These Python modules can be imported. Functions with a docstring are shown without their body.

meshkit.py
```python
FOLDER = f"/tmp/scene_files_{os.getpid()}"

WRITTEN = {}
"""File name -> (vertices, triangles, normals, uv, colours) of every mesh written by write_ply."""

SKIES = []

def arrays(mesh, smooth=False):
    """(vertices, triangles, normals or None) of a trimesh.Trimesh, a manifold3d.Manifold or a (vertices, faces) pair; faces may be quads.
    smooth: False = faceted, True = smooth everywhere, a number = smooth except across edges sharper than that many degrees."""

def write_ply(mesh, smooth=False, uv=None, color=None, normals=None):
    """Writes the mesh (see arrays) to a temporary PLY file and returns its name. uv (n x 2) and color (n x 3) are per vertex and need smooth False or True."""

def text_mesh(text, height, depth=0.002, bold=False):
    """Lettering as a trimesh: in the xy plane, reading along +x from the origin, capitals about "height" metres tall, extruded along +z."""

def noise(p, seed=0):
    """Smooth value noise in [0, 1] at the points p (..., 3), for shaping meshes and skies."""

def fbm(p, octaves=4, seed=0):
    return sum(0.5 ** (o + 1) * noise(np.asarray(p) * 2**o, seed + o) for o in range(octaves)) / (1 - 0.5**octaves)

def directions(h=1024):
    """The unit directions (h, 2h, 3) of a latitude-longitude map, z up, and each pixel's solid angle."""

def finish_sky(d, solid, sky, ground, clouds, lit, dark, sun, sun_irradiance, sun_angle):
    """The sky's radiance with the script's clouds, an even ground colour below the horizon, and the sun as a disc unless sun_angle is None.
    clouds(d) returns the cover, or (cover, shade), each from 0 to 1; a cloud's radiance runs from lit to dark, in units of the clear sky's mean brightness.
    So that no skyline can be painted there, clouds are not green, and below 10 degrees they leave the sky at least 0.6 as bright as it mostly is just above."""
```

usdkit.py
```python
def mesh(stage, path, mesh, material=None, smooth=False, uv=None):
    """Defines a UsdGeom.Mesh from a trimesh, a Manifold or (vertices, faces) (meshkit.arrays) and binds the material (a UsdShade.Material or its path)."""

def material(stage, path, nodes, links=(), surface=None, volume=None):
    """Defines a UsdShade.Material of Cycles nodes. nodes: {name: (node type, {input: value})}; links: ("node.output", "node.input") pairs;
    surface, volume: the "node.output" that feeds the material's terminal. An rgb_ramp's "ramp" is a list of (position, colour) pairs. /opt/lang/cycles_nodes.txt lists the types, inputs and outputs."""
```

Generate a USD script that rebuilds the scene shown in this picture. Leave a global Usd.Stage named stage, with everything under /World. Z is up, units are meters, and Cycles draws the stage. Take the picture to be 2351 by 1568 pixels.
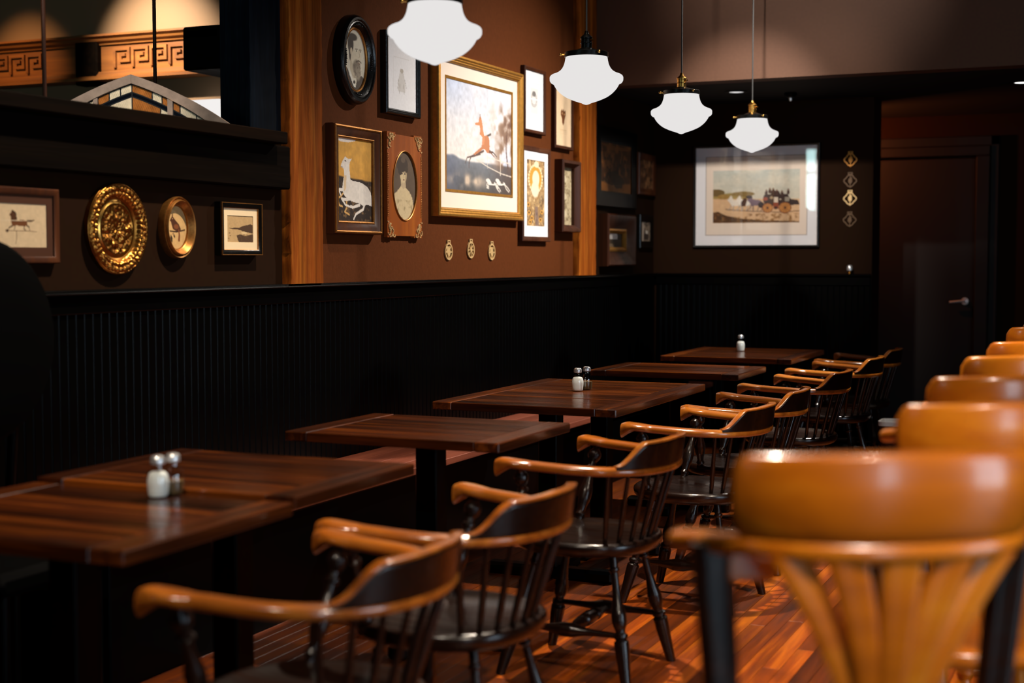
import math, random, re
import numpy as np, trimesh
from pxr import Usd, UsdGeom, UsdLux, UsdShade, Sdf, Gf, Vt
import usdkit, meshkit

stage = Usd.Stage.CreateInMemory()
UsdGeom.Xform.Define(stage, '/World'); UsdGeom.Scope.Define(stage, '/World/Looks')
rng = random.Random(7)

# ---------------------------------------------------------------- camera
cam = UsdGeom.Camera.Define(stage, '/World/camera')
cam.AddTranslateOp().Set((0, 0, 1.31)); cam.AddRotateXYZOp().Set((90 - 3.33, 0, 23.83))
cam.CreateHorizontalApertureAttr(36.0); cam.CreateFocalLengthAttr(50.0)
cam.CreateFStopAttr(2.0); cam.CreateFocusDistanceAttr(6.2); cam.CreateClippingRangeAttr((0.05, 100.0))
cam.CreateExposureAttr(0.0)

# ---------------------------------------------------------------- lights
def aim(prim, loc, to):
    f = Gf.Vec3d(*to) - Gf.Vec3d(*loc)
    m = Gf.Matrix4d().SetLookAt(Gf.Vec3d(*loc), Gf.Vec3d(*to), Gf.Vec3d(0, 0, 1) if abs(f[0]) + abs(f[1]) > 1e-6 else Gf.Vec3d(0, 1, 0)).GetInverse()
    prim.AddTransformOp().Set(m)
def spot(name, loc, to, power, color, cone=None, radius=0.04, soft=0.6):
    l = UsdLux.SphereLight.Define(stage, '/World/' + name)
    l.CreateRadiusAttr(radius); l.CreateIntensityAttr(power / (math.pi * radius * radius)); l.CreateColorAttr(Gf.Vec3f(*color))
    aim(l, loc, to)
    if cone:
        s = UsdLux.ShapingAPI.Apply(l.GetPrim()); s.CreateShapingConeAngleAttr(cone); s.CreateShapingConeSoftnessAttr(soft)
def window_light(name, loc, rot, w, h, radiance, color):
    l = UsdLux.RectLight.Define(stage, '/World/' + name)
    l.CreateWidthAttr(w); l.CreateHeightAttr(h); l.CreateIntensityAttr(radiance); l.CreateColorAttr(Gf.Vec3f(*color))
    l.AddTranslateOp().Set(loc); l.AddRotateXYZOp().Set(rot)
WARM, AMBER, DAY = (1.0, 0.84, 0.66), (1.0, 0.55, 0.22), (0.66, 0.84, 1.0)
spot('ceiling_spot_wall', (-0.8, 8.05, 3.85), (-3.24, 6.8, 0.0), 96, (1.0, 0.92, 0.82), 39, soft=1.0)      # rakes the picture wall
spot('ceiling_spot_far', (-1.87, 6.5, 3.11), (-2.5, 9.88, 1.5), 36, (1.0, 0.90, 0.80), 16, soft=0.8)   # far wall
spot('ceiling_spot_bulkhead', (-1.6, 4.2, 3.95), (-1.9, 8.6, 3.1), 46, (1.0, 0.92, 0.84), 13, soft=1.0)
spot('ceiling_spot_tables', (-1.75, 4.75, 3.95), (-1.75, 3.7, 0.3), 66, WARM, 47, soft=0.8)                 # tables, chairs and floor
spot('ceiling_spot_front', (-1.55, 0.7, 3.9), (-2.15, 3.0, .74), 30, WARM, 21, soft=1.0)          # nearest tables
spot('arch_spot', (-1.5, 1.5, 3.9), (-3.6, 4.42, 1.93), 45, (1.0, 0.90, 0.78), 5, soft=0.8)              # added to brighten the stained glass arch; no such lamp is known
spot('bar_spot', (0.55, 0.9, 2.9), (-.35, 2.2, .9), 24, WARM, 22, soft=0.9)                                # stools
spot('bar_spot_001', (0.55, 3.3, 2.9), (-.35, 4.6, .9), 24, WARM, 24, soft=0.9)
spot('backbar_spot', (-6.4, 5.9, 3.2), (-6.4, 7.0, 2.42), 7, AMBER, 19, 0.02, 1.0)
spot('backbar_spot_001', (-5.42, 5.9, 3.2), (-5.38, 7.0, 2.50), 34, (1.0, 0.86, 0.66), 24, 0.02, 1.0)
spot('corridor_lamp', (-2.45, 10.75, 2.2), (-1.6, 11.4, 2.3), 5.0, (1.0, 0.24, 0.06), 80, 0.03)
window_light('window_light_right', (4.62, 2.1, 1.5), (90, 0, 90), 2.1, 2.7, 7.5, DAY)
window_light('window_light_front', (3.3, -2.12, 1.5), (90, 0, 0), 0.9, 2.7, 10, DAY)
window_light('window_light_side_room', (-4.76, -2.12, 1.9), (90, 0, 0), 0.5, 2.2, 16, (0.62, 0.95, 0.95))

# ---------------------------------------------------------------- object helpers
used = {}
def path_for(parent, name):
    base = (str(parent.GetPath()) if parent else '/World') + '/' + name
    n = used.get(base, 0); used[base] = n + 1
    return base if n == 0 else f'{base}_{n:03d}'
def keys(p, label=None, cat=None, group=None, kind=None):
    for k, v in (('label', label), ('category', cat), ('group', group), ('kind', kind)):
        if v: p.SetCustomDataByKey(k, v)
    return p
def thing(name, label, cat=None, loc=(0, 0, 0), rz=0.0, group=None, kind=None):
    x = UsdGeom.Xform.Define(stage, path_for(None, name))
    x.AddTranslateOp().Set(Gf.Vec3d(*map(float, loc))); x.AddRotateZOp().Set(float(rz))
    return keys(x.GetPrim(), label, cat, group, kind)
def obj(parent, name, mesh, mat, smooth=30, label=None, kind=None, color=None, cat=None, group=None):
    p = path_for(parent, name)
    m = usdkit.mesh(stage, p, mesh, M[mat] if isinstance(mat, str) else mat, smooth)
    if color is not None:
        UsdGeom.PrimvarsAPI(m).CreatePrimvar('paint', Sdf.ValueTypeNames.Color3fArray, 'vertex').Set(Vt.Vec3fArray.FromNumpy(np.asarray(color, np.float32)))
    return keys(m.GetPrim(), label, cat, group, kind)
def dup(root, loc, rz, label, group=None):
    was = root.GetCustomData()
    r = thing(re.sub(r'_\d{3}$', '', root.GetName()), label, was['category'], loc, rz, group or was.get('group'))
    r.GetReferences().AddInternalReference(root.GetPath()); r.SetInstanceable(True)
    return r

# ---------------------------------------------------------------- mesh helpers
cat_ = trimesh.util.concatenate
def box(x0, x1, y0, y1, z0, z1):
    b = trimesh.creation.box([x1 - x0, y1 - y0, z1 - z0]); b.apply_translation([(x0 + x1) / 2, (y0 + y1) / 2, (z0 + z1) / 2]); return b
def cbox(x0, x1, y0, y1, z0, z1, c=0.003):
    """a box with chamfered edges"""
    c = min(c, (x1 - x0) / 3, (y1 - y0) / 3, (z1 - z0) / 3)
    P = [(x, y, z) for sx in (0, 1) for sy in (0, 1) for sz in (0, 1) for x, y, z in (
        ((x0, x1)[sx], (y0 + c, y1 - c)[sy], (z0 + c, z1 - c)[sz]), ((x0 + c, x1 - c)[sx], (y0, y1)[sy], (z0 + c, z1 - c)[sz]), ((x0 + c, x1 - c)[sx], (y0 + c, y1 - c)[sy], (z0, z1)[sz]))]
    return trimesh.convex.convex_hull(np.array(P))
def loft(loops, caps=True, closed=False):
    """skins equal-length closed loops of points"""
    L = [np.asarray(l, float) for l in loops]; n = len(L[0]); V = np.vstack(L); F = []
    k = np.arange(n); k2 = (k + 1) % n
    for i in range(len(L) if closed else len(L) - 1):
        a, b = i * n, ((i + 1) % len(L)) * n
        F += [np.stack([a + k, a + k2, b + k2], 1), np.stack([a + k, b + k2, b + k], 1)]
    if caps and not closed:
        for i, s in ((0, -1), (len(L) - 1, 1)):
            c = len(V); V = np.vstack([V, L[i].mean(0)])
            F.append(np.stack([np.full(n, c), i * n + k, i * n + k2], 1)[:, ::s])
    m = trimesh.Trimesh(V, np.vstack(F), process=False)
    if m.volume < 0: m.invert()
    return m
def lathe(prof, seg=24, caps=True):
    """prof: (radius, z)"""
    a = np.linspace(0, 2 * np.pi, seg, endpoint=False)
    return loft([np.stack([r * np.cos(a), r * np.sin(a), np.full(seg, z)], 1) for r, z in prof], caps)
def ease(pts, n=40):
    """smooth monotone-ish interpolation of a (t, r) profile"""
    from scipy.interpolate import PchipInterpolator
    p = np.array(pts); f = PchipInterpolator(p[:, 0], p[:, 1]); t = np.unique(np.concatenate([np.linspace(p[0, 0], p[-1, 0], n), p[:, 0]]))
    return np.stack([t, f(t)], 1)
def turned(p0, p1, prof, seg=12, n=40):
    """a turned piece from p0 to p1, prof: (t from 0 to 1, radius)"""
    p0, p1 = np.array(p0, float), np.array(p1, float); d = p1 - p0; L = np.linalg.norm(d)
    m = lathe([(r, t * L) for t, r in ease(prof, n)], seg)
    T = trimesh.geometry.align_vectors([0, 0, 1], d / L); T[:3, 3] = p0; m.apply_transform(T); return m
def rod(p0, p1, r, seg=10, r1=None): return turned(p0, p1, [(0, r), (1, r if r1 is None else r1)], seg, 2)
def tube(pts, r, seg=8):
    pts = np.array(pts, float); loops = []; up = np.array([0, 0, 1.0])
    rr = np.broadcast_to(r, len(pts)); a = np.linspace(0, 2 * np.pi, seg, endpoint=False)
    t = np.gradient(pts, axis=0); t /= np.linalg.norm(t, axis=1)[:, None]
    for p, d, q in zip(pts, t, rr):
        u = np.cross(d, up if abs(d[2]) < 0.9 else [1, 0, 0]); u /= np.linalg.norm(u); v = np.cross(u, d)
        loops.append(p + q * (np.cos(a)[:, None] * u + np.sin(a)[:, None] * v))
    return loft(loops)
def rrect(w, h, n=4, r=0.3):
    """rounded rectangle loop, centred; r as a fraction of the smaller side"""
    q = r * min(w, h); P = []
    for cx, cy, a0 in ((1, 1, 0), (-1, 1, 90), (-1, -1, 180), (1, -1, 270)):
        for a in np.radians(np.linspace(a0, a0 + 90, n)): P.append((cx * (w / 2 - q) + q * np.cos(a), cy * (h / 2 - q) + q * np.sin(a)))
    return np.array(P)
def frame_rect(w, h, prof):
    """a mitred frame in the local (y, z) plane, x outwards; prof: closed list of (inset, x)"""
    loops = [[(x, s * (w / 2 - i), t * (h / 2 - i)) for s, t in ((-1, -1), (1, -1), (1, 1), (-1, 1))] for i, x in prof]
    return loft(loops, closed=True)
def frame_oval(w, h, prof, n=72):
    a = np.linspace(0, 2 * np.pi, n, endpoint=False)
    return loft([np.stack([np.full(n, x), (w / 2 - i) * np.cos(a), (h / 2 - i) * np.sin(a)], 1) for i, x in prof], closed=True)
def rect_ring(w, h, w2, h2, x0, x1, dz=0.0):
    """a flat mat with a window; dz shifts the window"""
    def lp(a, b, x, d): return [(x, s * a / 2, t * b / 2 + d) for s, t in ((-1, -1), (1, -1), (1, 1), (-1, 1))]
    return loft([lp(w, h, x0, 0), lp(w, h, x1, 0), lp(w2, h2, x1, dz), lp(w2, h2, x0, dz)], closed=True)
def grid_yz(w, h, ny, nz, x=0.0, f=None):
    y, z = np.meshgrid(np.linspace(-w / 2, w / 2, ny), np.linspace(h / 2, -h / 2, nz)); k = np.arange(ny * nz).reshape(nz, ny)
    a, b, c, d = k[:-1, :-1].ravel(), k[:-1, 1:].ravel(), k[1:, 1:].ravel(), k[1:, :-1].ravel()
    F = np.vstack([np.stack([a, d, c], 1), np.stack([a, c, b], 1)])
    return trimesh.Trimesh(np.stack([np.full(y.size, x), y.ravel(), z.ravel()], 1), F, process=False), (y.ravel() / w + .5, .5 - z.ravel() / h)
def disc_yz(w, h, nr, na, x=0.0):
    r = np.repeat(np.linspace(0.001, 1, nr), na); a = np.tile(np.linspace(0, 2 * np.pi, na, endpoint=False), nr)
    y, z = w / 2 * r * np.cos(a), h / 2 * r * np.sin(a); F = []
    k = np.arange(na); k2 = (k + 1) % na
    for i in range(nr - 1): F += [np.stack([i * na + k, (i + 1) * na + k, (i + 1) * na + k2], 1), np.stack([i * na + k, (i + 1) * na + k2, i * na + k2], 1)]
    return trimesh.Trimesh(np.stack([np.full(len(y), x), y, z], 1), np.vstack(F), process=False), (y / w + .5, .5 - z / h)
def ribbon(pts, w, x0, x1):
    """a raised strip in the (y, z) plane along pts"""
    from shapely.geometry import LineString
    g = LineString(pts).buffer(w / 2, join_style=2, cap_style=2)
    return poly_x(g, x0, x1)
def poly_x(g, x0, x1):
    """extrudes a shapely polygon lying in (y, z) from x0 to x1"""
    ms = []
    for q in getattr(g, 'geoms', [g]):
        m = trimesh.creation.extrude_polygon(q, x1 - x0, engine='earcut')
        m.vertices = np.stack([x0 + m.vertices[:, 2], m.vertices[:, 0], m.vertices[:, 1]], 1); ms.append(m)
    return cat_(ms)

# ---------------------------------------------------------------- materials
def lin(c):
    c = np.asarray(c, float) / 255.0
    return tuple(np.where(c <= 0.04045, c / 12.92, ((c + 0.055) / 1.055) ** 2.4))
M = {}
def plain(name, rgb, rough=0.5, metal=0.0, spec=0.5, coat=0.0, noise=0.0, scale=40.0, bump=0.0):
    nodes = {'p': ('principled_bsdf', {'base_color': lin(rgb), 'roughness': rough, 'metallic': metal, 'specular_ior_level': spec, 'coat_weight': coat})}
    links = []
    if noise or bump:
        nodes |= {'t': ('texture_coordinate', {}), 'n': ('noise_texture', {'scale': scale, 'detail': 4.0, 'roughness': 0.6})}
        links += [('t.object', 'n.vector')]
    if noise:
        c = np.array(lin(rgb)); nodes['r'] = ('rgb_ramp', {'ramp': [(0.25, tuple(c * (1 - noise))), (0.75, tuple(np.minimum(c * (1 + noise), 1)))]})
        links += [('n.fac', 'r.fac'), ('r.color', 'p.base_color')]
    if bump:
        nodes['b'] = ('bump', {'strength': 0.6, 'distance': bump}); links += [('n.fac', 'b.height'), ('b.normal', 'p.normal')]
    M[name] = usdkit.material(stage, '/World/Looks/' + name, nodes, links, 'p.BSDF')
def wood(name, dark, mid, light, axis='y', scale=1.0, rough=0.35, spec=0.5, bump=0.0006, coat=0.0, stain=0.0, spread=0.5):
    """grain running along an axis, each object shifted and toned by its own random number"""
    st = {'x': (2.0, 34.0, 34.0), 'y': (34.0, 2.0, 34.0), 'z': (34.0, 34.0, 2.0)}[axis]
    nodes = {'t': ('texture_coordinate', {}), 'o': ('object_info', {}), 'w': ('math', {'math_type': 'multiply', 'value2': 31.0}),
             'm': ('mapping', {'scale': tuple(s * scale for s in st)}),
             'n': ('noise_texture', {'dimensions': '4D', 'scale': 1.0, 'detail': 5.0, 'roughness': 0.62, 'distortion': 0.6}),
             'm2': ('mapping', {'scale': tuple(s * scale * 0.16 for s in st)}), 'n2': ('noise_texture', {'dimensions': '4D', 'scale': 1.0, 'detail': 2.0}),
             'mx': ('math', {'math_type': 'multiply_add', 'value2': 0.55}), 'h2': ('math', {'math_type': 'multiply', 'value2': 0.45}),
             'r': ('rgb_ramp', {'ramp': [(0.30, lin(dark)), (0.50, lin(mid)), (0.70, lin(light))]}),
             'rv': ('map_range', {'from_min': 0.0, 'from_max': 1.0, 'to_min': 1 - spread, 'to_max': 1 + spread * 0.6}), 'hs': ('hsv', {}),
             'b': ('bump', {'strength': 0.5, 'distance': bump}), 'rr': ('map_range', {'from_min': 0.3, 'from_max': 0.7, 'to_min': rough * 1.25, 'to_max': rough * 0.8}),
             'p': ('principled_bsdf', {'roughness': rough, 'specular_ior_level': spec, 'coat_weight': coat, 'coat_roughness': 0.12})}
    links = [('o.random', 'w.value1'), ('t.object', 'm.vector'), ('t.object', 'm2.vector'), ('m.vector', 'n.vector'), ('m2.vector', 'n2.vector'), ('w.value', 'n.w'), ('w.value', 'n2.w'),
             ('n2.fac', 'h2.value1'), ('n.fac', 'mx.value1'), ('h2.value', 'mx.value3'), ('mx.value', 'r.fac'), ('o.random', 'rv.value'), ('r.color', 'hs.color'), ('rv.result', 'hs.value'),
             ('n.fac', 'b.height'), ('b.normal', 'p.normal'), ('n.fac', 'rr.value'), ('rr.result', 'p.roughness')]
    last = 'hs.color'
    if stain:   # dark knots and scratches
        nodes |= {'v': ('noise_texture', {'dimensions': '4D', 'scale': 1.7, 'detail': 6.0, 'roughness': 0.68}), 'vr': ('rgb_ramp', {'ramp': [(0.38, (1 - stain,) * 3), (0.56, (1, 1, 1))]}), 'vm': ('mix', {'mix_type': 'multiply', 'fac': 1.0})}
        links += [('m2.vector', 'v.vector'), ('w.value', 'v.w'), ('v.fac', 'vr.fac'), ('hs.color', 'vm.color1'), ('vr.color', 'vm.color2')]; last = 'vm.color'
    links.append((last, 'p.base_color'))
    M[name] = usdkit.material(stage, '/World/Looks/' + name, nodes, links, 'p.BSDF')
def glow(name, rgb, strength): M[name] = usdkit.material(stage, '/World/Looks/' + name, {'e': ('emission', {'color': rgb, 'strength': strength})}, [], 'e.emission')
def pane(name, tint=(1, 1, 1), rough=0.0, ior=1.5):
    M[name] = usdkit.material(stage, '/World/Looks/' + name, {'f': ('fresnel', {'IOR': ior}), 'geo': ('geometry', {}), 'inv': ('math', {'math_type': 'subtract', 'value1': 1.0}), 'mul': ('math', {'math_type': 'multiply'}), 't': ('transparent_bsdf', {'color': tint}), 'g': ('glossy_bsdf', {'color': (1, 1, 1), 'roughness': rough}), 'm': ('mix_closure', {})},
                              [('geo.backfacing', 'inv.value2'), ('f.fac', 'mul.value1'), ('inv.value', 'mul.value2'), ('mul.value', 'm.fac'), ('t.BSDF', 'm.closure1'), ('g.BSDF', 'm.closure2')], 'm.closure')

plain('wall_paint', (84, 44, 21), 0.65, spec=0.03, noise=0.10, scale=60, bump=0.0012)
plain('wall_paint_dark', (34, 20, 11), 0.7, spec=0.02, noise=0.08, scale=60)
plain('cream_paint', (128, 100, 74), 0.6, spec=0.3)
plain('bulkhead_paint', (84, 58, 44), 0.6, spec=0.15, noise=0.08, scale=60)
plain('ceiling_paint', (20, 17, 15), 0.8, spec=0.2)
plain('black_paint', (2, 2, 2), 0.32, spec=0.07, noise=0.25, scale=30, bump=0.0008)
plain('door_paint', (22, 17, 14), 0.5, spec=0.2)
plain('black_lacquer', (9, 8, 7), 0.25, spec=0.4, bump=0.002, scale=60)
plain('black_metal', (14, 14, 14), 0.3, metal=0.8)
plain('black_cord', (10, 9, 9), 0.7)
plain('black_vinyl', (3, 3, 3), 0.7, spec=0.02)
plain('brass', (196, 148, 74), 0.24, metal=1.0)
plain('aged_brass', (168, 112, 48), 0.30, metal=1.0, noise=0.35, scale=45)
plain('dull_brass', (84, 58, 30), 0.5, metal=0.3)
plain('pale_brass', (214, 178, 122), 0.4, metal=0.35, noise=0.2, scale=120)
plain('chrome', (225, 225, 225), 0.3, metal=0.8)
plain('gold_leaf', (196, 140, 62), 0.36, metal=0.75, noise=0.2, scale=50)
plain('gold_bronze', (150, 100, 46), 0.4, metal=0.8, noise=0.3, scale=80)
plain('paper_white', (224, 222, 224), 0.8, spec=0.2)
plain('paper_cream', (228, 204, 164), 0.8, spec=0.2)
plain('mat_beige', (222, 206, 190), 0.8, spec=0.2)
plain('mat_brown', (78, 46, 30), 0.75, spec=0.2)
plain('salt', (236, 236, 238), 0.9, spec=0.1)
plain('pepper', (92, 72, 46), 0.9, spec=0.1, noise=0.6, scale=900)
plain('lead', (24, 26, 30), 0.45, metal=0.5)
plain('amber_glass', (176, 108, 48), 0.2, spec=0.6, noise=0.35, scale=35)
plain('pale_glass', (232, 216, 186), 0.2, spec=0.6, noise=0.2, scale=30)
plain('dark_glass', (10, 14, 22), 0.15, spec=0.7)
plain('grey_wood', (150, 128, 112), 0.7, noise=0.25, scale=25)
plain('bin_white', (216, 208, 200), 0.5)
wood('timber', (70, 28, 6), (150, 76, 22), (210, 130, 44), 'z', 0.8, 0.65, 0.04, 0.004, stain=0.55, spread=0.1)
wood('dark_timber', (7, 4, 3), (13, 8, 5), (24, 14, 8), 'y', 0.8, 0.7, 0.02, 0.003, spread=0.1)
wood('blue_timber', (3, 6, 10), (6, 11, 18), (14, 22, 32), 'z', 1.6, 0.5, 0.05, 0.003, spread=0.1)
wood('floor_wood', (70, 24, 4), (150, 66, 10), (212, 116, 28), 'y', 0.9, 0.34, 0.45, 0.0006, stain=0.6, spread=0.6)
wood('table_wood', (18, 6, 1), (70, 29, 6), (142, 72, 20), 'x', 1.0, 0.20, 0.4, 0.0014, coat=0.08, stain=0.85, spread=0.35)
wood('table_end_wood', (20, 7, 2), (66, 28, 7), (128, 64, 20), 'y', 1.0, 0.22, 0.4, 0.0014, coat=0.05, stain=0.85, spread=0.3)
wood('bench_wood', (84, 40, 28), (126, 66, 48), (154, 86, 64), 'y', 1.0, 0.32, 0.5, 0.0004, spread=0.15)
wood('chair_wood', (10, 4, 2), (20, 8, 4), (36, 16, 7), 'x', 0.9, 0.24, 0.45, 0.0003, coat=0.12, spread=0.12)
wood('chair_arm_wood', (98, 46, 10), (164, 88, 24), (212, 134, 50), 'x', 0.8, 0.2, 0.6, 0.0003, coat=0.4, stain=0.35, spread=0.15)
wood('stool_wood', (138, 66, 6), (184, 98, 12), (212, 130, 30), 'x', 0.5, 0.26, 0.5, 0.0003, coat=0.35, spread=0.1)
wood('walnut', (40, 19, 10), (66, 34, 18), (92, 52, 28), 'z', 0.7, 0.38, 0.25, 0.0004, spread=0.1)
wood('burl', (96, 44, 14), (142, 72, 26), (176, 102, 42), 'z', 0.35, 0.3, 0.5, 0.0002, spread=0.05)
wood('cornice_wood', (80, 44, 20), (120, 72, 34), (150, 98, 50), 'x', 0.6, 0.4, 0.4, 0.0004, spread=0.05)
glow('opal_glow', (1.0, 0.97, 0.96), 0.80)
glow('lamp_glow', (1.0, 0.97, 0.92), 3.0)
glow('shade_glow', (1.0, 0.97, 0.95), 0.9)
pane('clear_glass', (0.93, 0.95, 0.92), 0.03, 2.1)
pane('picture_glass', (0.98, 0.98, 0.98), 0.0, 1.55)
M['print'] = usdkit.material(stage, '/World/Looks/print', {'a': ('attribute', {'attribute': 'paint'}), 'p': ('principled_bsdf', {'roughness': 0.6, 'specular_ior_level': 0.25})}, [('a.color', 'p.base_color')], 'p.BSDF')

# ---------------------------------------------------------------- the setting
WX, YB, YD = -3.24, 9.88, 11.4     # picture wall, far wall, door wall
LOWC, HIC = 2.405, 4.25
wa = thing('wall_left', 'side wall hung with pictures, brown between the timber posts and darker on either side', kind='structure')
obj(wa, 'brown_panel', box(WX - .2, WX, 5.1, 8.4, 0, HIC), 'wall_paint', False)
obj(wa, 'dark_panel', cat_([box(WX - .2, WX, -2, 5.1, 0, 1.765), box(WX - .13, WX, 4.80, 5.1, 1.765, HIC), box(WX - .2, WX, -2, 4.80, 3.3, HIC)]), 'wall_paint_dark', False)
obj(wa, 'dark_panel', box(WX - .2, WX, 8.4, YB + .3, 0, HIC), 'wall_paint_dark', False)
obj(None, 'wall_back', box(WX, -1.68, YB, YB + .3, 0, LOWC), 'wall_paint_dark', False, 'dark brown end wall behind the coach print', kind='structure')
obj(None, 'wall_door', box(-9.2, 4.7, YD, YD + .2, 0, LOWC + .1), 'wall_paint_dark', False, 'dark wall that holds the far door', kind='structure')
fw = [box(-9.2, 2.58, -2.2, -2.0, 0, .78), box(4.02, 4.7, -2.2, -2.0, 0, .78), box(2.58, 4.02, -2.2, -2.0, 0, .12), box(-9.2, 4.7, -2.2, -2.0, 3.02, HIC), box(-9.2, -5.02, -2.2, -2.0, .78, 3.02), box(-4.50, 2.58, -2.2, -2.0, .78, 3.02), box(4.02, 4.7, -2.2, -2.0, .78, 3.02)]
obj(None, 'wall_front', cat_(fw), 'wall_paint_dark', False, 'street wall behind the viewer with windows', kind='structure')
rw = [box(4.5, 4.7, -2, YD, 0, .12), box(4.5, 4.7, -2, YD, 2.88, HIC), box(4.5, 4.7, -2, 1.02, .12, 2.88), box(4.5, 4.7, 3.18, YD, .12, 2.88)]
obj(None, 'wall_right', cat_(rw), 'wall_paint_dark', False, 'dark wall on the bar side with a window', kind='structure')
obj(None, 'wall_side_room', cat_([box(-9.2, -9.0, -2, 7.2, 0, HIC), box(-9.0, WX - .2, 7.0, 7.2, 0, HIC)]), 'cream_paint', False, 'walls of the side room seen over the ledge', kind='structure')
obj(None, 'ceiling', box(-9.2, 4.7, -2.2, 8.75, HIC, HIC + .1), 'ceiling_paint', False, 'high dark ceiling', kind='structure')
obj(None, 'ceiling', box(WX, 4.5, 8.75, YD, LOWC, LOWC + .1), 'ceiling_paint', False, 'low black ceiling behind the bulkhead', kind='structure')
obj(None, 'bulkhead', box(WX, 4.5, 8.6, 8.75, LOWC, HIC), 'bulkhead_paint', False, 'brown bulkhead where the ceiling drops', kind='structure')
for k, (x, y, zc, w, h, ax) in enumerate([(4.52, 2.1, 1.5, 2.16, 2.76, 'y'), (3.3, -2.02, 1.57, 1.44, 2.9, 'x'), (-4.76, -2.02, 1.9, .52, 2.24, 'x')]):
    t = thing(f'window_{k + 1}', 'tall window with dark sash bars', None, (x, y, zc), 0 if ax == 'y' else -90, kind='structure')
    fr = frame_rect(w, h, [(0, -.03), (0, .05), (.05, .05), (.05, -.03)]); fr.apply_scale([-1, 1, 1]); fr.invert()
    obj(t, 'sash_frame', fr, 'black_paint', False)
    for z in ((-.35, .4) if w > 1 else (-.2, .72)): obj(t, 'sash_bar', box(-.03, .01, -w / 2 + .05, w / 2 - .05, z - .018, z + .018), 'black_paint', False)
    if w > 1: obj(t, 'sash_bar', box(-.03, .01, -.018, .018, -h / 2 + .05, h / 2 - .05), 'black_paint', False)

# floor: strip boards laid along the room; the nearest in view are single parts, the rest joined
fl = thing('floor', 'worn reddish strip wood floor', kind='structure')
obj(fl, 'subfloor', box(-9.2, 4.7, -2.2, YD, -.08, -.0215), 'dark_timber', False)
BW = .0572; rest = []
for i in range(int((4.4 + 3.2) / BW)):
    x0 = -3.2 + i * BW; y = -2.0 - rng.random()
    while y < YD:
        L = rng.uniform(.8, 1.7); y1 = min(y + L, YD); dz = rng.uniform(-.0004, .0004)
        m = cbox(x0 + .0006, x0 + BW - .0006, max(y, -2) + .0006, y1 - .0006, -.02, dz, .0005) if y1 > -1.9 else None
        if m is not None:
            cx, cy = x0, (y + y1) / 2
            if -1.95 < cx < -.2 and 2.9 < cy < 9.2: obj(fl, 'floor_board', m, 'floor_wood', False)
            else: rest.append(m)
        y = y1
obj(fl, 'floor_boards_beyond', cat_(rest), 'floor_wood', False, kind='stuff')
obj(fl, 'side_room_floor', box(-9.0, WX - .2, -2, 7.0, -.02, 0), 'dark_timber', False)

# beadboard wainscot
def bead(w, z0, z1):
    """one tongue-and-groove board: flat face with a bead and a groove at one edge; local y across, x out"""
    P = [(0, 0), (w, 0), (w, .004), (w - .001, .0085), (w - .004, .0105), (w - .007, .0085), (w - .0078, .004), (w - .009, .009), (w - .0098, .0095), (.0008, .0095), (0, .0085)]
    lo = np.array([(x, y) for y, x in P])
    return loft([np.c_[lo, np.full(len(lo), z0)], np.c_[lo, np.full(len(lo), z1)]])
wl = thing('trim_1', 'black beadboard wainscot with chair rail along the picture wall', kind='structure', loc=(WX + .001, 0, 0))
PW = .0415
for i in range(int((YB - 2.2) / PW)):
    m = bead(PW, .05, 1.135); m.apply_translation([rng.uniform(0, .0006), 2.2 + i * PW, 0]); obj(wl, 'beadboard', m, 'black_paint', 20)
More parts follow.
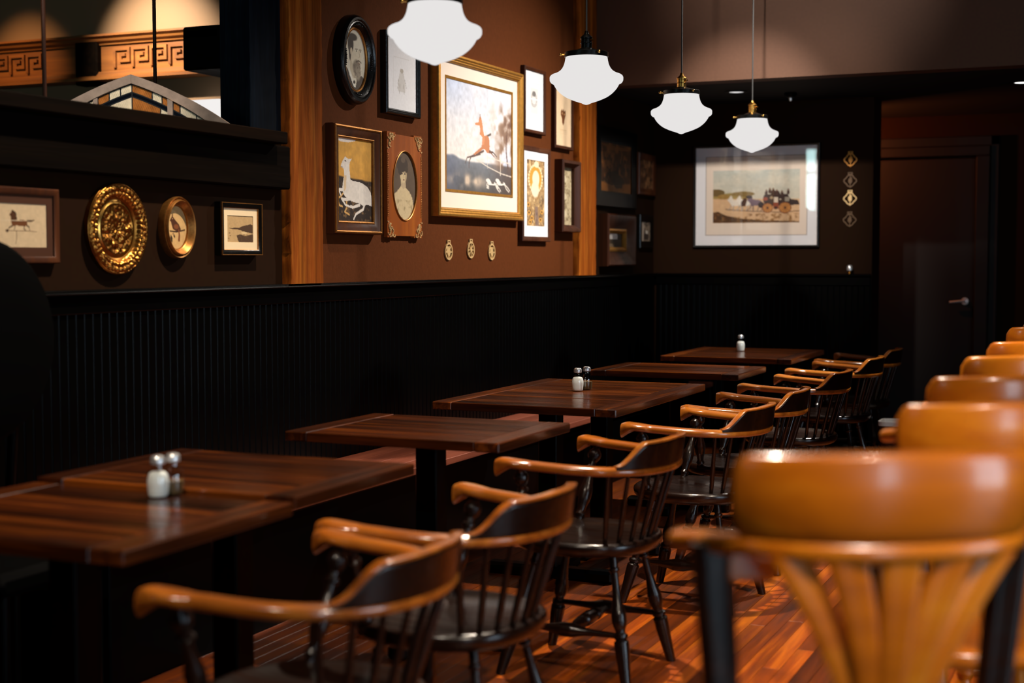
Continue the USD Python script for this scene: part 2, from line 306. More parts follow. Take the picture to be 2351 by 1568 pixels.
obj(wl, 'rail_band', cbox(0, .02, -1.9, YB - .002, 1.125, 1.19, .004), 'black_paint', 20)
obj(wl, 'rail_cap', loft([[(x, y, z) for x, z in ((0, 1.188), (.034, 1.188), (.04, 1.1905), (.042, 1.194), (.04, 1.1975), (.034, 1.199), (.033, 1.2005), (.035, 1.2025), (.033, 1.205), (.028, 1.206), (0, 1.206))] for y in (-1.9, YB - .002)]), 'black_paint', 25)
obj(wl, 'base_board', cbox(0, .018, -1.9, YB - .002, 0, .12, .004), 'black_paint', 20)
wb = thing('trim_2', 'black beadboard wainscot under the coach print', kind='structure', loc=(WX + .012, YB - .001, 0), rz=-90)
for i in range(37):
    m = bead(PW, .05, 1.135); m.apply_translation([0, .012 + i * PW, 0]); obj(wb, 'beadboard', m, 'black_paint', 20)
obj(wb, 'rail_band', cbox(0, .02, .012, 1.545, 1.125, 1.19, .004), 'black_paint', 20)
obj(wb, 'rail_cap', cbox(0, .042, .012, 1.545, 1.19, 1.206, .004), 'black_paint', 20)
obj(wb, 'base_board', cbox(0, .018, .02, 1.545, 0, .12, .004), 'black_paint', 20)

def rough_post(x0, x1, y0, y1, z0, z1, amp, seed):
    """a hewn timber: finely divided box with wavy worn faces"""
    nz = int((z1 - z0) / .025); loops = []
    P = [(x0, y0), (x1 - .006, y0)] + [(x1, y0 + .006 + t * (y1 - y0 - .012)) for t in np.linspace(0, 1, 8)] + [(x1 - .006, y1), (x0, y1)]
    P = np.array(P); c = P.mean(0)
    for z in np.linspace(z0, z1, nz):
        q = np.c_[P, np.full(len(P), z)]; f = meshkit.fbm(q * [30, 30, 22] + seed, 3, seed) - .5
        e = np.array([0, 1.6] + [.5] * 8 + [1.6, 0]); d = P - c; d /= np.linalg.norm(d, axis=1)[:, None]
        q[:, :2] += d * (f * e * amp)[:, None]; loops.append(q)
    return loft(loops)
keys(obj(None, 'timber_post', rough_post(WX, WX + .045, 4.99, 5.245, 1.206, HIC, .022, 3), 'timber', 40), 'wide rough reddish timber post beside the ledge, nearest the viewer', 'post')
keys(obj(None, 'timber_post', rough_post(WX, WX + .045, 8.275, 8.57, 1.206, HIC, .022, 11), 'timber', 40), 'rough timber post where the bulkhead meets the picture wall', 'post')
keys(obj(None, 'painted_column', rough_post(WX - .137, WX + .006, 4.766, 4.985, 1.8, HIC, .01, 21), 'blue_timber', 40), 'blue black painted timber column above the ledge', 'column')
led = thing('wall_ledge', 'dark timber ledge over the left wall carrying the stained glass arch', 'ledge')
obj(led, 'shelf_board', rough_post(WX - .3, -3.13, 1.0, 4.87, 1.767, 1.812, .004, 5), 'dark_timber', 30) if False else obj(led, 'shelf_board', cbox(WX - .3, -3.13, 1.0, 4.872, 1.767, 1.815, .004), 'dark_timber', 30); obj(led, 'back_board', cbox(-4.3, WX - .301, 1.0, 4.76, 1.767, 1.8148, .004), 'dark_timber', 30)
obj(led, 'beam', cbox(WX, WX + .055, 1.0, 4.975, 1.592, 1.766, .006), 'dark_timber', 30)
for x, y in ((-3.45, 3.848), (-3.85, 4.964)): keys(obj(None, 'hanging_rod', rod((x, y, 1.815), (x, y, 3.3), .0075), 'walnut'), 'thin brown rod rising from the ledge, %s' % ('farther left of the stained glass arch' if y < 4 else 'behind the peak of the stained glass arch'), 'rod')

# door, its casing and the alcove
dr = thing('door_1', 'dark painted door in the far right corner with lever handle', kind='structure', loc=(-1.16, YD, 0))
obj(dr, 'door_leaf', cbox(-.84, 0, -.012, .03, .01, 2.075, .003), 'door_paint', 20)
for x0, x1 in ((0, .1), (.1, .165), (-.94, -.84)): obj(dr, 'casing', cbox(x0, x1, -.075 if x0 != .1 else -.055, -.001, 0, 2.09 if x0 < .1 else 2.24, .006), 'door_paint', 20)
obj(dr, 'door_head', cbox(-.94, .1, -.075, -.001, 2.09, 2.165, .006), 'door_paint', 20)
obj(dr, 'door_head', cbox(-.94, .165, -.055, -.001, 2.165, 2.24, .006), 'door_paint', 20)
h = cat_([turned((-.07, -.013, .985), (-.07, -.022, .985), [(0, .028), (1, .026)], 20), rod((-.07, -.02, .985), (-.07, -.06, .985), .011, 12), tube([(-.06, -.058, .987), (-.09, -.06, .986), (-.13, -.058, .982), (-.18, -.056, .978)], [.012, .011, .010, .009], 10)])
obj(dr, 'door_handle', h, 'chrome', 40, 'chrome lever handle')

# ---------------------------------------------------------------- ceiling fittings
def downlight(x, y, face, label):
    t = thing('downlight', label, 'downlight', (x, y, LOWC))
    r = lathe([(.05, -.001), (.075, -.001), (.075, -.006), (.055, -.008), (.05, -.004)], 28, False)
    obj(t, 'trim_ring', r, 'black_metal', 30); obj(t, 'lens', lathe([(.05, -.003), (.03, -.006), (.001, -.007)], 24), face, 30)
downlight(-.70, 9.42, 'lamp_glow', 'bright recessed downlight in low ceiling at right edge of the photo')
downlight(-2.455, 9.2, 'shade_glow', 'small recessed downlight in low ceiling beside the farthest pendant')
t = thing('smoke_detector', 'small round detector on the low black ceiling', 'detector', (-2.147, 9.42, LOWC))
obj(t, 'housing', lathe([(.04, 0), (.042, -.012), (.03, -.03), (.012, -.034)], 20), 'black_metal', 40); obj(t, 'sensor', lathe([(.012, -.034), (.01, -.05), (.004, -.054)], 12), 'chrome', 40)

def pendant(label, loc, holder):
    t = thing('pendant_lamp', label, 'lamp', loc, group='schoolhouse pendants over the tables')
    D = .30
    pr = [(.001, -.362), (.03, -.356), (.07, -.338), (.14, -.315), (.22, -.285), (.30, -.245), (.37, -.19), (.42, -.13), (.445, -.085), (.452, -.068), (.47, -.07), (.488, -.055), (.499, -.03), (.5, 0), (.493, .022), (.475, .038), (.43, .055), (.385, .078), (.345, .11), (.318, .15), (.302, .19), (.292, .23), (.285, .268), (.277, .285), (.26, .29)]
    a = np.linspace(0, 1, len(pr)); from scipy.interpolate import PchipInterpolator as PI
    f, g = PI(a, [p[0] for p in pr]), PI(a, [p[1] for p in pr]); s = np.linspace(0, 1, 90)
    obj(t, 'glass_shade', lathe([(f(q) * D, g(q) * D) for q in s], 56), 'opal_glow', True)
    obj(t, 'fitter_cap', lathe([(r * D, z * D) for r, z in ((.26, .276), (.292, .276), (.297, .282), (.297, .338), (.288, .346), (.22, .352), (.17, .364), (.12, .384), (.08, .40), (.07, .4))], 40), 'black_metal', 25)
    obj(t, 'lamp_holder', lathe([(r * D, z * D) for r, z in ((.07, .395), (.075, .40), (.075, .46), (.083, .465), (.083, .47), (.075, .475), (.075, .52), (.082, .525), (.082, .545), (.07, .56), (.05, .575), (.035, .59), (.028, .61), (.024, .63))], 28), holder, 25, 'brass lamp holder' if holder == 'brass' else 'black lamp holder')
    for k in range(3):
        q = math.radians(120 * k + 200); c = np.array([math.cos(q), math.sin(q)]) * D
        s_ = cat_([rod((*(c * .30), .315 * D), (*(c * .345), .315 * D), .0035, 8), trimesh.creation.icosphere(2, .006)]); s_.vertices[-162:] += [c[0] * .35, c[1] * .35, .315 * D]
        obj(t, 'thumb_screw', s_, 'brass', 40)
    obj(t, 'switch_key', rod((.022, -.012, .5 * D), (.036, -.02, .5 * D), .004, 8), 'brass', 40)
    obj(t, 'cord', rod((0, 0, .62 * D), (0, 0, HIC - 2.033), .004, 8), 'black_cord', True)
    return t
pen = pendant('white schoolhouse pendant lamp nearest the viewer, cut by the top edge', (-2.07, 4.08, 2.033), 'black_metal')
dup(pen, (-2.085, 5.471, 2.045), 0, 'white schoolhouse pendant lamp in front of the farther timber post')
pen = pendant('white schoolhouse pendant lamp, third from the viewer, against the dark end wall', (-2.085, 6.782, 2.031), 'brass')
dup(pen, (-2.06, 8.074, 2.026), 0, 'smallest and farthest white schoolhouse pendant, above the coach print')

# ---------------------------------------------------------------- bench
bn = thing('wall_bench', 'long low bench of reddish brown boards against the wainscot', 'bench')
for k in range(4): obj(bn, 'seat_board', cbox(WX + .013 + k * .1128, WX + .013 + (k + 1) * .1128 - .001, 3.35, 9.84, .40, .43, .002), 'bench_wood', 20)
obj(bn, 'front_panel', cbox(-2.83, -2.80, 3.36, 9.83, .0, .40, .004), 'black_paint', 20)
obj(bn, 'end_panel', cbox(WX + .02, -2.831, 3.36, 3.39, .0, .40, .004), 'black_paint', 20)

# ---------------------------------------------------------------- tables
def table(y0, y1, boards, label, z1=.74):
    """top of boards across the table between two end boards, on a square column with a cross foot"""
    cx, cy, z0 = -2.195, (y0 + y1) / 2, z1 - .032
    t = thing('table', label, 'table', (cx, cy, 0), group='plank tables along the wall bench')
    hx, hy, e = .39, (y1 - y0) / 2, .085
    w = (2 * hy) / boards
    for k in range(boards): obj(t, 'top_board', cbox(-hx + e + .0008, hx - e - .0008, -hy + k * w + (.001 if k else 0), -hy + (k + 1) * w - .001, z0, z1 - rng.uniform(0, .0012), .0022), 'table_wood', 20)
    for s in (-1, 1): obj(t, 'end_board', cbox(min(s * hx, s * (hx - e)), max(s * hx, s * (hx - e)), -hy, hy, z0, z1 - .0003, .0035), 'table_end_wood', 20)
    cols = [0] if hy < .45 else [-.3, .3]
    for c in cols:
        obj(t, 'column', cbox(-.04, .04, c - .04, c + .04, .05, z0 - .001, .004), 'black_paint', 20)
        obj(t, 'column_plate', cbox(-.13, .13, c - .13, c + .13, z0 - .016, z0 - .001, .003), 'black_metal', 20)
        obj(t, 'foot', cat_([cbox(-.28, .28, c - .035, c + .035, 0, .05, .012), cbox(-.035, .035, c - .26, c + .26, 0, .049, .012)]), 'black_metal', 20)
    return t
table(2.207, 2.818, 4, 'square plank table nearest the viewer, cut by the left edge of the photo')
table(2.826, 3.43, 4, 'plank table pushed against the nearest one, behind the front salt shaker', .751)
table(3.985, 4.59, 4, 'plank table standing alone with nothing on it, third from the viewer')
table(5.06, 6.27, 7, 'long double plank table with salt and pepper shakers in the middle')
table(6.85, 7.42, 4, 'small bare plank table just beyond the long double table')
table(8.02, 8.93, 5, 'farthest plank table with a lone salt shaker')

# ---------------------------------------------------------------- captain's chairs
def captain_chair():
    """faces -x; origin on the floor under the seat"""
    t = thing('captain_chair', 'dark round-backed captain chair nearest the viewer, in front of the first table', 'chair', (-1.50, 2.406, 0), group='captain chairs along the tables')
    # seat: thick rounded saddle
    a = np.linspace(0, 2 * np.pi, 48, endpoint=False); ox = np.sign(np.cos(a)) * np.abs(np.cos(a)) ** .9 * .228 - .005; oy = np.sign(np.sin(a)) * np.abs(np.sin(a)) ** .85 * .232
    def ring(s, z, dish=0.0): return np.stack([ox * s, oy * s, z - dish * np.ones(48)], 1)
    lo = [ring(.3, .398), ring(.86, .398), ring(.94, .402), ring(.985, .414), ring(1, .428), ring(.992, .438), ring(.965, .444), ring(.93, .444), ring(.86, .440), ring(.7, .434), ring(.45, .430), ring(.2, .430)]
    obj(t, 'seat', loft(lo), 'chair_wood', 50)
    foot = [(0, .015), (.02, .0155), (.16, .019), (.33, .0235), (.36, .0235), (.375, .017), (.39, .0225), (.41, .0225), (.425, .015), (.45, .0165), (.475, .021), (.51, .0235), (.55, .0235), (.62, .018), (.74, .0125), (.86, .0115), (.875, .0165), (.89, .0165), (.90, .013), (1, .013)]
    tops = {}
    for sx, sy in ((1, 1), (1, -1), (-1, 1), (-1, -1)):
        p0, p1 = (.205 * sx if sx > 0 else -.225, .192 * sy, 0), (.125 * sx, .115 * sy, .402); tops[sx, sy] = (np.array(p0), np.array(p1))
        obj(t, 'leg', turned(p0, p1, foot, 16, 60), 'chair_wood', 40)
    at = lambda k, f: tops[k][0] + f * (tops[k][1] - tops[k][0])
    st = [(0, .009), (.18, .010), (.3, .012), (.4, .018), (.46, .023), (.54, .023), (.6, .018), (.7, .012), (.82, .010), (1, .009)]
    for sy in (1, -1): obj(t, 'side_stretcher', turned(at((1, sy), .40), at((-1, sy), .40), st, 14, 50), 'chair_wood', 40)
    m0, m1 = [(at((1, s), .40) + at((-1, s), .40)) / 2 for s in (-1, 1)]
    obj(t, 'cross_stretcher', turned(m0, m1, [(0, .009), (.14, .012), (.28, .019), (.33, .021), (.34, .017), (.36, .021), (.38, .017), (.40, .022), (.5, .024), (.60, .022), (.62, .017), (.64, .021), (.66, .017), (.67, .021), (.72, .019), (.86, .012), (1, .009)], 14, 60), 'chair_wood', 40)
    # arm bow
    from scipy.interpolate import CubicSpline
    half = np.array([(-.178, .306), (-.14, .304), (-.06, .292), (.03, .283), (.12, .258), (.19, .205), (.235, .135), (.256, .065), (.262, 0)])
    full = np.vstack([half, half[-2::-1] * [1, -1]]); d = np.r_[0, np.cumsum(np.linalg.norm(np.diff(full, axis=0), axis=1))]
    cs = CubicSpline(d, full); s = np.r_[np.linspace(0, .12, 13), np.linspace(.13, d[-1] - .13, 50), np.linspace(d[-1] - .12, d[-1], 13)]
    P, T = cs(s), cs(s, 1); T /= np.linalg.norm(T, axis=1)[:, None]; N = np.stack([-T[:, 1], T[:, 0]], 1)
    sec = rrect(1, 1, 5, .42); loops = []
    for p, n, q in zip(P, N, s):
        e = min(q, d[-1] - q); k = max(0, 1 - e / .11)
        wd = .046 + .022 * math.sin(min(1, k * 1.1) * math.pi) ** .8 * 1 if k > 0 else .046
        if e < .02: wd *= .78 + .22 * e / .02
        th = .030 + .026 * max(0, 1 - e / .045) ** .7 * (1 if e > .004 else .9); top = .706 + .006 * k - .010 * max(0, 1 - e / .03) ** 2
        top -= .05 * (p[0] + .178); loops.append([(p[0] + n[0] * u * wd, p[1] + n[1] * u * wd, top - th / 2 + v * th) for u, v in sec])
    obj(t, 'arm_bow', loft(loops), 'chair_arm_wood', 50)
    # raised crest on the back of the bow
    mid = d[-1] / 2; L = .245; s2 = np.linspace(mid - L, mid + L, 61); loops, edge = [], []
    P, T = cs(s2), cs(s2, 1); T /= np.linalg.norm(T, axis=1)[:, None]; N = np.stack([-T[:, 1], T[:, 0]], 1)
    for p, n, q in zip(P, N, s2):
        e = L - abs(q - mid); u = np.clip(e / .10, 0, 1); hgt = .012 + .072 * (u * u * (3 - 2 * u)) + .006 * np.clip((e - .10) / .15, 0, 1)
        th = .026; lean = .012 * hgt / .09
        z0 = .698 - .05 * (p[0] + .178); pt = lambda a_, b_: (p[0] + n[0] * (.009 + a_ * th + lean * b_), p[1] + n[1] * (.009 + a_ * th + lean * b_), z0 + b_ * hgt)
        k1 = 1 - min(.009, hgt * .4) / hgt
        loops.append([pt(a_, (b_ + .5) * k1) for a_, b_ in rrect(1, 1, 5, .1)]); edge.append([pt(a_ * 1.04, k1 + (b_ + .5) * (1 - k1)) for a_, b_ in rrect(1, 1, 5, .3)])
    obj(t, 'crest', loft(loops), 'chair_wood', 50)
    obj(t, 'crest_edge', loft(edge), 'chair_arm_wood', 50, 'amber top edge of the crest with overhead light put into its colour')  # amber strip paints the overhead light along the crest top
    # spindles and turned arm posts
    post = [(0, .012), (.06, .013), (.1, .017), (.14, .013), (.2, .015), (.3, .021), (.38, .022), (.5, .016), (.62, .0115), (.66, .0115), (.68, .018), (.70, .018), (.72, .012), (.76, .012), (.80, .019), (.86, .023), (.90, .019), (.94, .0115), (1, .011)]
    for sy in (1, -1): obj(t, 'arm_post', turned((-.125, .185 * sy, .43), (-.105, .296 * sy, .682), post, 16, 60), 'chair_wood', 40)
    thin = [(0, .0068), (.3, .0085), (.6, .0075), (1, .006)]
    for f in np.linspace(.285, .715, 9):
        b = cs(f * d[-1]); ang = math.atan2(b[1], b[0] + .02); obj(t, 'spindle', turned((.195 * math.cos(ang), .205 * math.sin(ang), .434), (b[0], b[1], .684 - .05 * (b[0] + .178)), thin, 10, 8), 'chair_wood', True)
    return t
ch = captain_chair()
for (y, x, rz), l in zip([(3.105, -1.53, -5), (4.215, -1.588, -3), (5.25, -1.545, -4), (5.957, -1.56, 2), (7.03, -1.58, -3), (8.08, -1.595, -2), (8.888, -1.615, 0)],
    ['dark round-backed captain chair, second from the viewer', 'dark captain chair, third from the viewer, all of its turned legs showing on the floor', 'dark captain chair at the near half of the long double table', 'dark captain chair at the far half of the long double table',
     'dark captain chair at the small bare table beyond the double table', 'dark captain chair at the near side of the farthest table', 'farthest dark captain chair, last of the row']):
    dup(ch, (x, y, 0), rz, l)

# ---------------------------------------------------------------- counter stools
def counter_stool():
    """faces +y; origin on the floor under the seat"""
    t = thing('counter_stool', 'honey coloured wooden counter stool, large and blurred in the right foreground', 'stool', (-.395, 2.08, 0), 30, group='wooden stools along the right side')
    a = np.linspace(0, 2 * np.pi, 48, endpoint=False); ox = np.sign(np.cos(a)) * np.abs(np.cos(a)) ** .8 * .215; oy = np.sign(np.sin(a)) * np.abs(np.sin(a)) ** .8 * .20
    ring = lambda s, z: np.stack([ox * s, oy * s, np.full(48, z)], 1)
    obj(t, 'seat', loft([ring(.3, .570), ring(.9, .570), ring(.97, .576), ring(1, .588), ring(.995, .600), ring(.965, .609), ring(.9, .610), ring(.7, .604), ring(.4, .600), ring(.1, .600)]), 'stool_wood', 50)
    for sx in (-1, 1):
        for sy in (-1, 1):
            obj(t, 'leg', turned((.21 * sx, .20 * sy, 0), (.14 * sx, .13 * sy, .575), [(0, .014), (.1, .017), (.3, .021), (.33, .016), (.36, .022), (.6, .020), (.9, .016), (1, .016)], 14, 40), 'stool_wood', 40)
    q = lambda f, sx, sy: (sx * (.21 - .07 * f), sy * (.20 - .07 * f), .575 * f)
    for f, A, B in ((.36, (-1, -1), (1, -1)), (.36, (-1, 1), (1, 1)), (.45, (-1, -1), (-1, 1)), (.45, (1, -1), (1, 1))): obj(t, 'foot_rail', turned(q(f, *A), q(f, *B), [(0, .009), (.5, .014), (1, .009)], 12, 12), 'stool_wood', 40)
    from scipy.interpolate import CubicSpline
    half = np.array([(-.240, .02), (-.234, -.02), (-.224, -.07), (-.212, -.12), (-.18, -.18), (-.12, -.222), (-.06, -.238), (0, -.243)])
    full = np.vstack([half, half[-2::-1] * [-1, 1]]); d = np.r_[0, np.cumsum(np.linalg.norm(np.diff(full, axis=0), axis=1))]; cs = CubicSpline(d, full)
    def run(s): P, T = cs(s), cs(s, 1); T /= np.linalg.norm(T, axis=1)[:, None]; return P, np.stack([-T[:, 1], T[:, 0]], 1)
    s = np.linspace(0, d[-1], 70); P, N = run(s); loops = []
    for p, n, k in zip(P, N, s):
        e = min(k, d[-1] - k); wd = .05 + .016 * max(0, 1 - e / .1) - .02 * max(0, 1 - e / .02)
        q = .012; loops.append([(p[0] + n[0] * (q + u * wd), p[1] + n[1] * (q + u * wd), .931 + v * .032 - .03 * max(0, 1 - e / .2)) for u, v in rrect(1, 1, 5, .4)])
    obj(t, 'arm_bow', loft(loops), 'stool_wood', 50)
    mid = d[-1] / 2; L = .215; s = np.linspace(mid - L, mid + L, 49); P, N = run(s); loops = []; a_ = np.linspace(-.46, .46, 12); sec = [(.5, v) for v in a_] + [(.38, .5), (-.38, .5)] + [(-.5, v) for v in a_[::-1]] + [(-.38, -.5), (.38, -.5)]
    for p, n, k in zip(P, N, s):
        e = L - abs(k - mid); hgt = .108 + .010 * np.sin(np.pi * e / (2 * L)) - .02 * max(0, 1 - e / .02) ** 2
        loops.append([(p[0] - n[0] * q_, p[1] - n[1] * q_, .944 + (v + .5) * hgt) for u, v in sec for q_ in [u * .030 + .010 * (v + .5) + (.008 * (.25 - v * v) * 4 - .004 if u > 0 else 0)]])
    obj(t, 'crest_rail', loft(loops), 'stool_wood', 50)
    for i in range(5):   # flat slats fanning out from the seat
        f = i - 2; top = cs(mid + f * .072); by = -.165
        lo = []
        for z in np.linspace(0, 1, 9):
            c = np.array([f * .015 * (1 - z ** 1.8) + top[0] * z ** 1.8, by + (top[1] - by) * z - .012 * math.sin(math.pi * z)]); wv = .027 + .028 * z
            lo.append([(c[0] + u * wv, c[1] + v * .013, .606 + z * .315) for u, v in rrect(1, 1, 3, .35)])
        obj(t, 'back_slat', loft(lo), 'stool_wood', 40)
    for sx in (-1, 1):
        lo = [[(sx * (.19 + .026 * z) + u * (.046 + .012 * z), -.085 - .015 * z + v * .03, .604 + .316 * z) for u, v in rrect(1, 1, 4, .3)] for z in np.linspace(0, 1, 6)]
        obj(t, 'arm_post', loft(lo), 'chair_wood', 40, 'dark arm post')
        obj(t, 'arm_block', cbox(*sorted((sx * .125, sx * .20)), -.115, -.075, .865, .914, .008), 'stool_wood', 30)
    return t
cs0 = counter_stool()
for (x, y, rz), l in zip([(-.283, 2.82, 27), (-.313, 3.44, 27), (-.315, 4.14, 26), (-.318, 4.85, 26), (-.345, 5.88, 26), (-.33, 6.43, 26)],
    ['honey coloured counter stool, second in the row behind the foreground stool', 'honey coloured counter stool, third in the row from the viewer', 'honey coloured counter stool, fourth in the row from the viewer', 'honey coloured counter stool, fifth in the row from the viewer',
     'honey coloured counter stool, sixth in the row, a small sliver at the right edge', 'farthest honey coloured counter stool, its crest tip just at the right edge']):
    dup(cs0, (x, y, 0), rz, l)

# ---------------------------------------------------------------- round-backed dark chair at the left edge
t = thing('padded_chair', 'black padded chair with a tall rounded back at the left edge of the photo', 'chair', (-2.88, 3.01, 0))
a = np.linspace(0, 2 * np.pi, 48, endpoint=False)
obj(t, 'back_pad', loft([np.stack([np.full(48, x), .285 * s * np.cos(a), 1.08 + .29 * s * np.sin(a)], 1) for x, s in ((-.13, .5), (-.12, .9), (-.10, 1), (-.06, 1), (-.04, .94), (-.025, .6))]), 'black_vinyl', 50)
obj(t, 'seat', cbox(-.16, .2, -.22, .22, .42, .49, .02), 'black_vinyl', 40)
for sy in (-1, 1):
    obj(t, 'back_post', rod((-.15, .17 * sy, .40), (-.10, .17 * sy, .95), .014), 'black_paint', True)
    for x in (-.13, .17): obj(t, 'leg', rod((x, .18 * sy, 0), (x, .18 * sy, .425), .014, 10, .018), 'black_paint', True)

# ---------------------------------------------------------------- shakers
def shaker(x, y, fill, label):
    t = thing('salt_shaker' if fill == 'salt' else 'pepper_shaker', label, 'shaker', (x, y, .7402), group='shakers on the tables')
    prof = ease([(0, .0205), (.003, .0232), (.02, .0256), (.036, .0266), (.048, .0252), (.06, .0205), (.068, .0165), (.075, .0152), (.084, .0152)], 36)
    obj(t, 'bottle', lathe([(.001, 0)] + [(r, z) for z, r in prof], 28), 'clear_glass', 40)
    obj(t, 'contents', lathe([(.001, .002)] + [(max(r - .0013, .001), z) for z, r in prof if .002 <= z <= (.058 if fill == 'salt' else .034)] + ([(.016, .0605), (.009, .0615), (.001, .062)] if fill == 'salt' else [(.012, .036), (.001, .0365)]), 28), fill, 40, 'white salt' if fill == 'salt' else 'ground pepper')
    obj(t, 'cap', lathe([(.0172, .080), (.0178, .081), (.0178, .091), (.0168, .0945), (.014, .098), (.008, .100), (.001, .1005)], 28), 'chrome', 30, 'chrome screw cap')
shaker(-2.143, 2.752, 'salt', 'full glass salt shaker on the nearest table')
shaker(-2.135, 2.80, 'pepper', 'glass pepper shaker behind the full salt shaker on the nearest table')
shaker(-2.214, 5.715, 'salt', 'full glass salt shaker on the long double table')
shaker(-2.205, 5.80, 'pepper', 'glass pepper shaker tucked behind the salt on the long double table')
shaker(-2.253, 8.60, 'salt', 'lone salt shaker on the farthest table')

# ---------------------------------------------------------------- bin at the far end
t = thing('waste_bin', 'small brown waste bin with pale rim on the floor beyond the captain chairs', 'bin', (-1.27, 8.62, 0))
obj(t, 'body', loft([[(u * .26 * s, v * .2 * s, z) for u, v in rrect(1, 1, 4, .2)] for z, s in ((0, .85), (.325, 1))]), 'walnut', 30)
obj(t, 'rim', loft([[(u * .27 * s, v * .21 * s, z) for u, v in rrect(1, 1, 4, .2)] for z, s in ((.324, 1), (.35, 1), (.35, .93), (.33, .93))]), 'bin_white', 30, 'pale rim')

# ---------------------------------------------------------------- flat prints: painted vertex by vertex with plain shapes
class Paint:
    def __init__(s, uv, rgb, asp=1.0, seed=0):
        s.u, s.v = np.asarray(uv[0]), np.asarray(uv[1]); s.C = np.tile(np.array(rgb, float), (len(s.u), 1)); s.asp, s.seed = asp, seed
    def noise(s, f, seed=0, o=3): return meshkit.fbm(np.stack([s.u * f * s.asp, s.v * f, np.full(len(s.u), seed + s.seed * 7.3)], 1), o, s.seed)
    def put(s, w, rgb): w = np.clip(w, 0, 1)[:, None]; s.C = s.C * (1 - w) + np.array(rgb, float) * w
    def inside(s, pts):
        p = np.array(pts, float); q = np.roll(p, -1, 0); r = np.zeros(len(s.u), bool)
        for (x0, y0), (x1, y1) in zip(p, q):
            if y0 != y1: r ^= ((s.v < y0) != (s.v < y1)) & (s.u < x0 + (s.v - y0) * (x1 - x0) / (y1 - y0))
        return r
    def poly(s, pts, rgb, a=1.0): s.put(s.inside(pts) * a, rgb)
    def oval(s, cu, cv, ru, rv, rgb, a=1.0, soft=0.15): s.put((1 - ((s.u - cu) / ru) ** 2 - ((s.v - cv) / rv) ** 2) / soft * a if soft else ((((s.u - cu) / ru) ** 2 + ((s.v - cv) / rv) ** 2) < 1) * a, rgb)
    def line(s, pts, w, rgb, a=1.0):
        """w: width as a share of the height, tapering if a pair"""
        pts = np.array(pts, float); n = len(pts) - 1; ws = np.linspace(*(w if np.ndim(w) else (w, w)), n + 1)
        m = np.zeros(len(s.u))
        for i in range(n):
            ax, ay, bx, by = pts[i][0] * s.asp, pts[i][1], pts[i + 1][0] * s.asp, pts[i + 1][1]
            t = np.clip(((s.u * s.asp - ax) * (bx - ax) + (s.v - ay) * (by - ay)) / max((bx - ax) ** 2 + (by - ay) ** 2, 1e-9), 0, 1)
            dd = np.hypot(s.u * s.asp - ax - t * (bx - ax), s.v - ay - t * (by - ay)); m = np.maximum(m, np.clip((((1 - t) * ws[i] + t * ws[i + 1]) / 2 - dd) / .003 + .5, 0, 1))
        s.put(m * a, rgb)
    def mottle(s, amt, f, seed=3): s.C *= (1 + amt * (s.noise(f, seed) - .5) * 2)[:, None]
    def out(s): return np.array([lin(c) for c in np.clip(s.C, 0, 255)])

